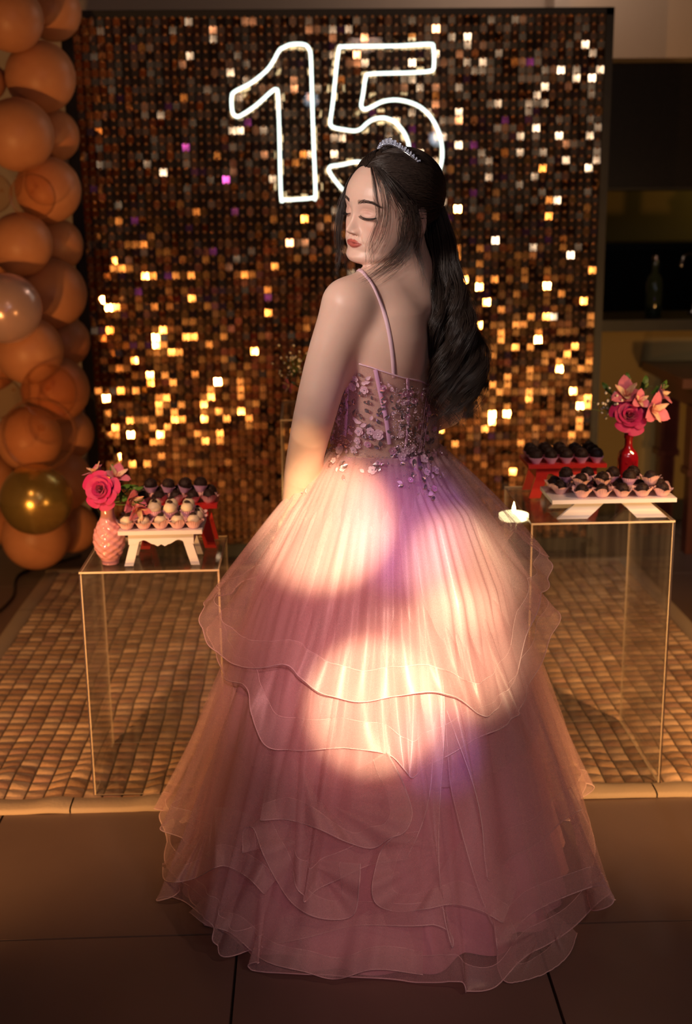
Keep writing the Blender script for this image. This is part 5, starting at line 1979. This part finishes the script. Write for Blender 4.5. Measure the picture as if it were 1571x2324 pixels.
for pts, w in (([(852, 838), (865, 900), (876, 950), (884, 1008)], 0.0085), ([(925, 858), (927, 910), (926, 960), (920, 1022)], 0.0075),
               ([(792, 835), (788, 890), (787, 940), (783, 990)], 0.0080), ([(972, 872), (962, 940), (950, 1030)], 0.0030), ([(981, 872), (971, 940), (958, 1036)], 0.0030)):
    ribbon("boning_channel", pix_path(pts), w, M_RIB)
ribbon("zipper", pix_path([(977, 872), (967, 940), (954, 1034)]), 0.0024, M_SATIN, 0.0002)
p = hit(bodice_off, 974, 893)
MB().box(p - nrm(ray(974, 893)) * 0.002, (0.003, 0.002, 0.014)).build("zipper_pull", M_STRAP, dress, world_coords=True)
# shoulder straps
ribbon("strap", pix_path([(894, 856), (891, 810), (884, 760), (872, 710), (856, 668), (843, 642), (832, 628)], 30, body_sdf), 0.0078, M_STRAP, 0.0004, 0.0014, body_sdf)
fr_ = torso_ray(np.array([1.15]), np.array([1.21]), 0.004)[0]
top_ = hit(body_sdf, 832, 628)
pts = []
for t in np.linspace(0, 1, 16):       # over the shoulder and down to the cup
    q = top_ * (1 - t) + fr_ * t + np.array([0, 0, 0.06 * math.sin(PI * t)])
    for _ in range(12):
        n_ = sdf_normal(body_sdf, q[None], 0.002)[0]; q = q - nrm(n_) * float(body_sdf(q[None])[0])
    pts.append(q)
ribbon("strap", pts, 0.0078, M_STRAP, 0.0004, 0.0014, body_sdf)
bk = torso_ray(np.array([-2.05]), np.array([1.10]), 0.003)[0]
pts = []
for t in np.linspace(0, 1, 26):       # the other strap, under the long hair
    q = bk * (1 - t) + (SH_R + np.array([-0.02, 0, 0.05])) * t
    for _ in range(12):
        n_ = sdf_normal(body_sdf, q[None], 0.002)[0]; q = q - nrm(n_) * float(body_sdf(q[None])[0])
    pts.append(q)
ribbon("strap", pts, 0.0078, M_STRAP, 0.0004, 0.0014, body_sdf)

# ---------------------------------------------------------------- skirt
SX0, SX1, SY0, SY1 = WAIST[0], 0.140, WAIST[1], 2.50
dg = np.random.default_rng(5)


def ax_skirt(z):
    t = np.clip((0.96 - np.asarray(z)) / 0.96, 0, 1)
    return SX0 + (SX1 - SX0) * t, SY0 + (SY1 - SY0) * t


def per(keys, psi):
    """periodic smooth interpolation; keys: (angle in degrees, value)"""
    a = np.array([k[0] for k in keys], float) % 360; v = np.array([k[1] for k in keys], float)
    o = np.argsort(a); a, v = a[o], v[o]
    a = np.concatenate([a - 360, a, a + 360]); v = np.tile(v, 3)
    p = np.degrees(np.asarray(psi)) % 360
    i = np.clip(np.searchsorted(a, p) - 1, 0, len(a) - 2)
    t = (p - a[i]) / (a[i + 1] - a[i]); t = t * t * (3 - 2 * t)
    return v[i] * (1 - t) + v[i + 1] * t


def waist_r(psi):
    th = np.array([[math.cos(p), math.sin(p)] for p in np.atleast_1d(psi)])
    l, f = th @ Bl[:2], th @ Bf[:2]
    return 1 / np.sqrt((l / 0.130) ** 2 + (f / 0.112) ** 2)


def tier(name, hem_r, hem_z, mat, nu=420, nv=54, top=0.957, pleat=(26, 0.010), flute=(8, 0.03), shear=0.0, bow=1.0, seed=0, gap=None,
         zflute=0.0, band=0.055, band_mat=None, cord=0.0013, sag=0.0, t0=0.0, droop=0.0):
    g = np.random.default_rng(seed)
    u = np.linspace(0, 2 * PI, nu, endpoint=gap is not None)
    t = t0 + (1 - t0) * np.linspace(0, 1, nv) ** 0.9
    U, T_ = np.meshgrid(u, t)
    if gap is None:
        PSI = U
    else:
        c, wd, start = gap      # slit centre (deg), half width (rad) at the hem, where it starts to open
        gw = wd * np.clip((T_ - start) / (1 - start), 0, 1) ** 1.3
        PSI = math.radians(c) + gw + (2 * PI - 2 * gw) * U / (2 * PI)
    ph = g.uniform(0, 6.28, 6)
    n1, n2 = pleat[0], flute[0]
    flut = np.sin(n2 * PSI + ph[0] + 0.8 * np.sin(2 * PSI + ph[1])) + 0.25 * np.sin((n2 * 2 - 1) * PSI + ph[2])
    tang = np.cos(n2 * PSI + ph[0] + 0.8 * np.sin(2 * PSI + ph[1]))
    pl_ = np.abs(np.sin(n1 * PSI / 2 + ph[3] + 1.1 * np.sin(3 * PSI + ph[4]) + 0.7 * vnoise(PSI * 4, T_ * 2.5, seed))) - 0.55 + 0.5 * np.sin((n1 * 2 + 3) * PSI / 2 + ph[5])
    rh, zh = per(hem_r, PSI), per(hem_z, PSI)
    w = waist_r(U[0])[None, :] if gap is None else np.array([waist_r(r_) for r_ in PSI])
    hemw = np.clip((T_ - 0.35) / 0.65, 0, 1) ** 2
    zt_ = top - 0.028 * np.exp(-((((np.degrees(PSI) + 90 - 40) + 180) % 360 - 180) / 22) ** 2)
    r = w + (rh - w) * T_ ** bow
    z = zt_ + (zh - zt_) * T_ ** (1.0 + sag)
    r = r + pleat[1] * pl_ * np.sin(PI * np.clip(T_ * 0.8 + 0.06, 0, 1)) + flute[1] * flut * hemw
    z = z + zflute * hemw * np.sin(n2 * PSI + ph[0] + 1.3) - droop * hemw ** 3
    z = np.maximum(z, 0.004 + 0.004 * np.abs(flut) * hemw)
    A = PSI + shear * tang * hemw / np.maximum(r, 0.05)
    cx, cy = ax_skirt(z)
    z = np.maximum(z, np.where(cy + r * np.sin(A) > 2.75, 0.020, 0.0))      # lies on the rug there
    G = np.stack([cx + r * np.cos(A), cy + r * np.sin(A), z], -1)
    wrap = gap is None

    def quads(n0, n1_):
        i = np.arange(nu if wrap else nu - 1)[None, :] + nu * np.arange(n0, n1_)[:, None]
        j = (np.arange(nu if wrap else nu - 1)[None, :] + 1) % nu + nu * np.arange(n0, n1_)[:, None]
        return np.stack([i, j, j + nu, i + nu], -1).reshape(-1, 4)
    o = obj(name, G.reshape(-1, 3), quads(0, nv - 1), mat, dress, True, world_coords=True)
    if band:
        # stiff horsehair braid along the hem, and along the edges of the slit
        L = np.linalg.norm(np.diff(G, axis=0), axis=2).sum(0).mean() / (1 - t0 + 1e-6)
        nb_ = int(np.searchsorted(t, 1 - band / L))
        out = G.copy()
        nrm_ = np.stack([np.cos(A), np.sin(A), 0 * A], -1)
        out = out + nrm_ * 0.0012
        Fb = quads(nb_, nv - 1)
        if not wrap:
            k = max(3, int(nu * 0.014))
            for cols_ in (range(0, k), range(nu - 1 - k, nu - 1)):
                rows_ = range(int(nv * 0.45), nb_)
                Fb = np.vstack([Fb, np.array([(r_ * nu + c_, r_ * nu + c_ + 1, (r_ + 1) * nu + c_ + 1, (r_ + 1) * nu + c_) for r_ in rows_ for c_ in cols_])])
        us, inv = np.unique(Fb, return_inverse=True)
        obj("horsehair_band", out.reshape(-1, 3)[us], inv.reshape(Fb.shape), band_mat or M_BAND, dress, True, world_coords=True)
        if wrap:
            path = G[-1]
        else:
            k0 = int(nv * 0.42)
            path = np.vstack([G[k0:, 0], G[-1], G[k0:, -1][::-1]])
        V, F = tube_geo(path, cord, 5, closed=wrap)
        obj("hem_cord", V, F, M_CORD, dress, True, world_coords=True)
        V, F = tube_geo(G[nb_], 0.0006, 4, closed=wrap)
        obj("band_stitching", V, F, M_CORD, dress, True, world_coords=True)
    return G


# satin lining and the gathered tulle over it
def profile(name, keys, mat, pleat, seed, top=0.955, nu=300, nv=60):
    zs = np.array([k[0] for k in keys]); rs = np.array([k[1] for k in keys])
    psi = np.linspace(0, 2 * PI, nu, endpoint=False); zz = np.linspace(top, keys[-1][0], nv)
    PS, ZZ = np.meshgrid(psi, zz)
    g = np.random.default_rng(seed); ph = g.uniform(0, 6.28, 4)
    r = np.interp(-ZZ, -zs, rs)
    k = np.clip((top - ZZ) / 0.12, 0, 1)
    r = waist_r(psi)[None] * (1 - k) * 0.97 + r * k + 0 * ZZ
    n = pleat[0]
    dn = np.clip((top - ZZ) / top, 0, 1)
    pl_ = np.abs(np.sin(n * PS / 2 + ph[0] + 1.2 * np.sin(3 * PS + ph[1]) + 0.9 * vnoise(PS * 5, ZZ * 3, seed))) - 0.5 + 0.4 * np.sin(n * 1.5 * PS + ph[2])
    r = r + pleat[1] * pl_ * (0.35 + 0.9 * dn)
    cx, cy = ax_skirt(ZZ)
    V = np.stack([cx + r * np.cos(PS), cy + r * np.sin(PS), np.maximum(ZZ, np.where(cy + r * np.sin(PS) > 2.75, 0.02, 0.003))], -1).reshape(-1, 3)
    i = np.arange(nu)[None, :] + nu * np.arange(nv - 1)[:, None]
    j = (np.arange(nu)[None, :] + 1) % nu + nu * np.arange(nv - 1)[:, None]
    return obj(name, V, np.stack([i, j, j + nu, i + nu], -1).reshape(-1, 4), mat, dress, True, world_coords=True)


profile("satin_lining", [(0.955, 0.112), (0.875, 0.160), (0.68, 0.245), (0.48, 0.295), (0.16, 0.375), (0.003, 0.425)], M_SATIN, (14, 0.024), 3)
profile("gathered_tulle", [(0.955, 0.122), (0.875, 0.178), (0.68, 0.270), (0.48, 0.325), (0.34, 0.350)], M_PETT, (40, 0.010), 4)

# tiers: angle 0 = away to her back-right side of the picture plane, -90 = towards the photographer
G1 = tier("upper_tulle_tier", [(0, .352), (-35, .350), (-60, .345), (-90, .350), (-125, .360), (-150, .375), (180, .392), (90, .36)],
          [(0, .735), (-22, .64), (-40, .50), (-62, .485), (-90, .535), (-125, .570), (-150, .560), (180, .610), (90, .56)],
          M_TUL2, pleat=(34, 0.011), flute=(7, 0.014), shear=0.03, zflute=0.020, seed=1, bow=0.95, band=0.06)
G2 = tier("middle_tulle_tier", [(0, .372), (-30, .365), (-90, .37), (-150, .375), (180, .372), (90, .37)],
          [(0, .585), (-30, .50), (-60, .42), (-90, .40), (-120, .43), (-150, .50), (180, .53), (90, .48)],
          M_TUL, pleat=(30, 0.010), flute=(8, 0.016), shear=0.035, zflute=0.022, seed=2, bow=0.97, band=0.055)
G3 = tier("lower_tulle_tier", [(0, .440), (-30, .43), (-90, .43), (-150, .44), (180, .455), (90, .43)],
          [(0, .150), (-30, .17), (-60, .20), (-90, .22), (-120, .17), (-150, .15), (180, .10), (90, .15)],
          M_TUL, pleat=(28, 0.020), flute=(7, 0.028), shear=0.06, zflute=0.030, seed=6, bow=0.92, band=0.06, gap=(-74, 0.22, 0.45))
G4 = tier("floor_tulle_tier", [(0, .505), (-30, .525), (-90, .470), (-150, .485), (180, .500), (90, .47)],
          [(0, .075), (-30, .06), (-60, .07), (-90, .09), (-120, .055), (-150, .04), (180, .05), (90, .05)],
          M_TUL, pleat=(26, 0.020), flute=(7, 0.034), shear=0.09, zflute=0.035, seed=9, bow=0.90, band=0.065, gap=(-70, 0.20, 0.5))
G5 = tier("hem_tulle_tier", [(0, .50), (-45, .525), (-90, .49), (-135, .47), (180, .47), (90, .46)],
          [(0, .012), (-45, .01), (-90, .006), (-135, .008), (180, .01), (90, .01)],
          M_TUL, pleat=(24, 0.020), flute=(8, 0.030), shear=0.08, zflute=0.02, seed=13, bow=0.88, band=0.06)

# cascading ruffles: stiff edged strips that loop over the lower tiers
def cone_hit(X, Y, extra):
    """pixels to points on the flaring lower skirt"""
    D = np.array([nrm(ray(x, y)) for x, y in zip(X, Y)]); extra = np.asarray(extra, float)
    out = np.full((len(D), 3), np.nan); open_ = np.ones(len(D), bool); s = 1.6
    while s < 3.3 and open_.any():
        P = CAMP + D * s
        cx, cy = ax_skirt(P[:, 2])
        rad = np.hypot(P[:, 0] - cx, P[:, 1] - cy)
        done = open_ & ((P[:, 2] < 0.004) | ((P[:, 2] < 0.6) & (rad < np.interp(-P[:, 2], [-0.6, -0.40, -0.15, 0.0], [0.335, 0.375, 0.445, 0.485]) + extra)))
        out[done] = P[done]; open_ &= ~done
        s += 0.003
    out[open_] = (CAMP + D * s)[open_]
    return out


def ruffle(path, offs, seed=0, n=70, lift=0.020):
    """a sheer panel whose stiffened hem follows the given curve and whose upper part sinks into the tiers"""
    E = spline(path, n); O = spline(offs, n) * 2.1
    ws = np.array([0, 0.12, 0.24, 0.36, 0.5, 0.65, 0.82, 1.0])
    rows = []
    for w in ws:
        ex = lift * (1 - w) ** 1.5 - 0.016 * w ** 1.5 + 0.017 * np.sin(np.arange(n) * 0.27 + seed) * (1 - w) + 0.004 * np.sin(np.arange(n) * 0.83 + 2 * seed)
        rows.append(cone_hit(E[:, 0] + O[:, 0] * w, E[:, 1] + O[:, 1] * w, ex))
    G = np.array(rows); G[:, :, 2] = np.maximum(G[:, :, 2], 0.005)
    i = np.arange(n - 1)[None, :] + n * np.arange(len(ws) - 1)[:, None]
    Fq = np.stack([i, i + 1, i + n + 1, i + n], -1).reshape(-1, 4)
    obj("cascading_ruffle", G.reshape(-1, 3), Fq, M_RUF, dress, True, world_coords=True)
    Bd = G[:4] + np.array([0, -0.001, 0.0006])
    i = np.arange(n - 1)[None, :] + n * np.arange(3)[:, None]
    obj("horsehair_band", Bd.reshape(-1, 3), np.stack([i, i + 1, i + n + 1, i + n], -1).reshape(-1, 4), M_RUF, dress, True, world_coords=True)
    for row, rad in ((0, 0.0011), (3, 0.0004)):
        V, F = tube_geo(G[row], rad, 5)
        obj("hem_cord", V, F, M_CORD, dress, True, world_coords=True)


ruffle([(878, 1705), (911, 1768), (931, 1822), (935, 1855), (918, 1889), (885, 1902), (845, 1925), (790, 1912), (720, 1880), (650, 1860), (590, 1862)],
       [(-40, 25), (-52, 20), (-62, 0), (-65, -10), (-55, -40), (-30, -60), (-10, -66), (5, -66), (10, -62), (10, -60), (8, -50)], 1)
ruffle([(905, 1890), (868, 1925), (849, 1985), (845, 2029), (860, 2056), (905, 2069), (970, 2062), (1030, 2052), (1090, 2066), (1142, 2095)],
       [(45, 10), (55, 5), (60, -8), (60, -25), (45, -50), (15, -66), (5, -70), (0, -66), (5, -60), (20, -50)], 2)
ruffle([(551, 1936), (553, 1885), (575, 1880), (596, 1935), (626, 1995), (668, 2054), (728, 2084), (800, 2078), (815, 2010), (818, 1960)],
       [(40, -10), (35, -30), (50, -25), (62, -15), (66, -20), (55, -42), (15, -68), (-35, -50), (-62, -10), (-60, -5)], 3)
ruffle([(370, 1960), (372, 1995), (400, 2002), (445, 1992), (505, 1965), (560, 1990), (600, 2030)],
       [(35, -40), (40, -45), (20, -58), (5, -62), (0, -64), (30, -55), (40, -50)], 4)
ruffle([(1120, 2080), (1128, 2150), (1132, 2205), (1156, 2232), (1235, 2212), (1290, 2170), (1310, 2120)],
       [(45, 0), (58, -8), (60, -25), (40, -58), (-10, -68), (-30, -60), (-40, -40)], 5)
ruffle([(430, 2070), (470, 2100), (525, 2118), (600, 2180), (690, 2205), (762, 2222), (850, 2200), (960, 2212)],
       [(40, -40), (25, -55), (15, -62), (20, -62), (10, -68), (0, -72), (0, -70), (0, -68)], 6)

# ---------------------------------------------------------------- flower appliques, leaves and beads
M_AP1 = PM("applique_pink", (0.86, 0.58, 0.62), 0.5, noise=(90, (0.80, 0.48, 0.55)), sheen=0.2)
M_AP2 = PM("applique_rose", (0.74, 0.36, 0.48), 0.5, noise=(90, (0.66, 0.30, 0.42)))
M_SQL = PM("sequin_leaf", (0.50, 0.36, 0.38), 0.25, 0.8, noise=(220, (0.72, 0.52, 0.50), 0.15))
M_BEAD = PM("crystal_bead", (0.86, 0.72, 0.76), 0.08, 0.6, noise=(30, (0.7, 0.45, 0.6)), coat=0.6)


def surf_many(XY):
    """pixels to (point, normal) on the bodice or on the gathered skirt just under the waist; None where they miss"""
    XY = np.asarray(XY, float)
    Pb = hit_many(bodice_off, XY)
    Nb = sdf_normal(torso_sdf, Pb, 0.002); Nb /= np.linalg.norm(Nb, axis=1, keepdims=True) + 1e-9
    D = np.array([nrm(ray(x, y)) for x, y in XY])
    Ps = np.full((len(D), 3), np.nan); s = 1.9
    while s < 3.2:
        P = CAMP + D * s
        cx, cy = ax_skirt(P[:, 2])
        psi = np.arctan2(P[:, 1] - cy, P[:, 0] - cx)
        k = np.clip((0.955 - P[:, 2]) / 0.12, 0, 1)
        R = waist_r(psi) * (1 - k) + np.interp(-P[:, 2], [-0.955, -0.875, -0.68], [0.130, 0.190, 0.290]) * k
        ok = np.isnan(Ps[:, 0]) & (P[:, 2] < 0.957) & (np.hypot(P[:, 0] - cx, P[:, 1] - cy) < R + 0.016)
        Ps[ok] = P[ok]
        s += 0.002
    out = []
    for q in range(len(XY)):
        if np.linalg.norm(Pb[q] - CAMP) > 3.2 or Pb[q][2] < 0.95:
            if np.isnan(Ps[q][0]): out.append((None, None)); continue
            cx, cy = ax_skirt(Ps[q][2]); psi = math.atan2(Ps[q][1] - cy, Ps[q][0] - cx)
            out.append((Ps[q], nrm([math.cos(psi), math.sin(psi), 0.55])))
        else:
            out.append((Pb[q], Nb[q]))
    return out


def flower_geo(R, petals, seed):
    g = np.random.default_rng(seed)
    b = MB()
    for layer, sc_l in ((0, 1.0), (1, 0.62)):
        for k in range(petals):
            a = 2 * PI * (k + 0.5 * layer) / petals + g.normal(0, 0.08)
            V, F = [], []
            for i in range(5):
                t = i / 4
                w = 0.50 * R * sc_l * math.sin(PI * (0.15 + 0.72 * t)) ** 0.8
                for j in range(5):
                    s = j / 4 * 2 - 1
                    rr = R * sc_l * t
                    x, y = rr, s * w
                    z = 0.0012 + 0.0016 * layer + 0.22 * R * sc_l * t * t + 0.10 * w * (1 - s * s)
                    V.append((x * math.cos(a) - y * math.sin(a), x * math.sin(a) + y * math.cos(a), z))
            F = [(i * 5 + j, i * 5 + j + 1, i * 5 + j + 6, i * 5 + j + 5) for i in range(4) for j in range(4)]
            b.add(V, F)
    return b


FM = [flower_geo(0.0100, 5, 1).data("flower_applique", M_AP1, True), flower_geo(0.0085, 6, 2).data("flower_applique", M_AP2, True), flower_geo(0.0125, 6, 3).data("flower_applique", M_AP1, True)]
CENB = MB().lathe([(0.0022, 0.002), (0.0020, 0.0042), (0.0008, 0.0054)], 8).data("flower_bead", M_BEAD, True)


def leaf_flat(L, W, mat):
    V, F = leaf_geo(L, W, 0.35, 5, 4, 0.25)
    return mesh_data("leaf_applique", V, F, mat, True)


LM = [leaf_flat(0.016, 0.010, M_SQL), leaf_flat(0.012, 0.008, M_SQL), leaf_flat(0.014, 0.009, M_AP1)]
flowers = [(808, 859, 0), (802, 877, 2), (828, 883, 0), (858, 985, 2), (916, 912, 0), (924, 945, 1), (909, 985, 0), (941, 909, 1), (774, 1020, 2), (759, 1046, 0), (780, 1064, 0),
           (858, 1052, 1), (846, 1068, 0), (961, 1042, 2), (987, 1068, 2), (967, 1072, 0), (931, 1090, 1), (984, 1110, 1), (680, 1104, 0), (812, 999, 0), (742, 1010, 1), (911, 1036, 0),
           (890, 1022, 1), (836, 1008, 1), (935, 1015, 0), (950, 965, 1), (870, 878, 1), (776, 900, 1), (1000, 1030, 1)]
for _ in range(7): flowers.append((dg.uniform(893, 985), dg.uniform(885, 1020), 1 if dg.random() < 0.6 else 0))
for _ in range(3): flowers.append((dg.uniform(800, 860), dg.uniform(925, 985), int(dg.integers(2))))
for _ in range(6):
    _t = dg.random(); flowers.append((755 + 240 * _t, 998 + 44 * math.sin(PI * min(1, _t * 1.15)) ** 1.5 + dg.normal(0, 5), int(dg.integers(2))))
leaves = []
for (x, y, k) in flowers:
    for _ in range(3):
        a = dg.uniform(0, 6.28); d = dg.uniform(12, 24)
        leaves.append((x + d * math.cos(a), y + 0.8 * d * math.sin(a)))
for _ in range(60): leaves.append((dg.uniform(885, 985), dg.uniform(880, 1030)))
for _ in range(30): leaves.append((dg.uniform(800, 875), dg.uniform(900, 980)))
for _ in range(22): leaves.append((dg.uniform(760, 790), dg.uniform(870, 990)))


for (x, y, k), (p, n) in zip(flowers, surf_many([f_[:2] for f_ in flowers])):
    if p is None: continue
    link("flower_applique", FM[k], dress, p + n * 0.001 - PBASE, euler_of(align(n, dg.normal(size=3))), dg.uniform(0.70, 1.0))
    link("flower_bead", CENB, dress, p + n * 0.001 - PBASE, euler_of(align(n)))
for (p, n) in surf_many(leaves):
    if p is None: continue
    link("leaf_applique", LM[dg.integers(3)], dress, p + n * 0.0012 - PBASE, euler_of(align(n, dg.normal(size=3))), dg.uniform(0.75, 1.15))
bb = MB()
oct_ = np.array([(1, 0, 0), (0, 1, 0), (-1, 0, 0), (0, -1, 0), (0, 0, 1), (0, 0, -1)], float)
of_ = [(0, 1, 4), (1, 2, 4), (2, 3, 4), (3, 0, 4), (1, 0, 5), (2, 1, 5), (3, 2, 5), (0, 3, 5)]
spots = [(x + dg.normal(0, 14), y + dg.normal(0, 11)) for (x, y, k) in flowers for _ in range(9)]
spots += [(dg.uniform(750, 792), dg.uniform(850, 1000)) for _ in range(160)] + [(dg.uniform(890, 990), dg.uniform(880, 1040)) for _ in range(240)]
for t in np.linspace(0, 1, 60):
    spots.append((745 + 260 * t, 992 + 48 * math.sin(PI * min(1, t * 1.15)) ** 1.5 + dg.normal(0, 6)))
for (p, n) in surf_many(spots):
    if p is None: continue
    r = dg.uniform(0.0011, 0.0021)
    bb.add(oct_ * r + p + n * 0.0018, of_)
o = bb.build("beading", M_BEAD, dress, world_coords=True)
o["kind"] = "stuff"
# beaded edge of the front cups, seen past the arm
fb = MB()
_th = np.repeat(np.linspace(0.3, 2.8, 120), 3)
for p in torso_ray(_th, z_top(_th) - 0.004 - 0.03 * dg.random(len(_th)), 0.0075):
    fb.add(oct_ * 0.002 + p, of_)
o = fb.build("cup_beading", M_BEAD, dress, world_coords=True)
o["kind"] = "stuff"
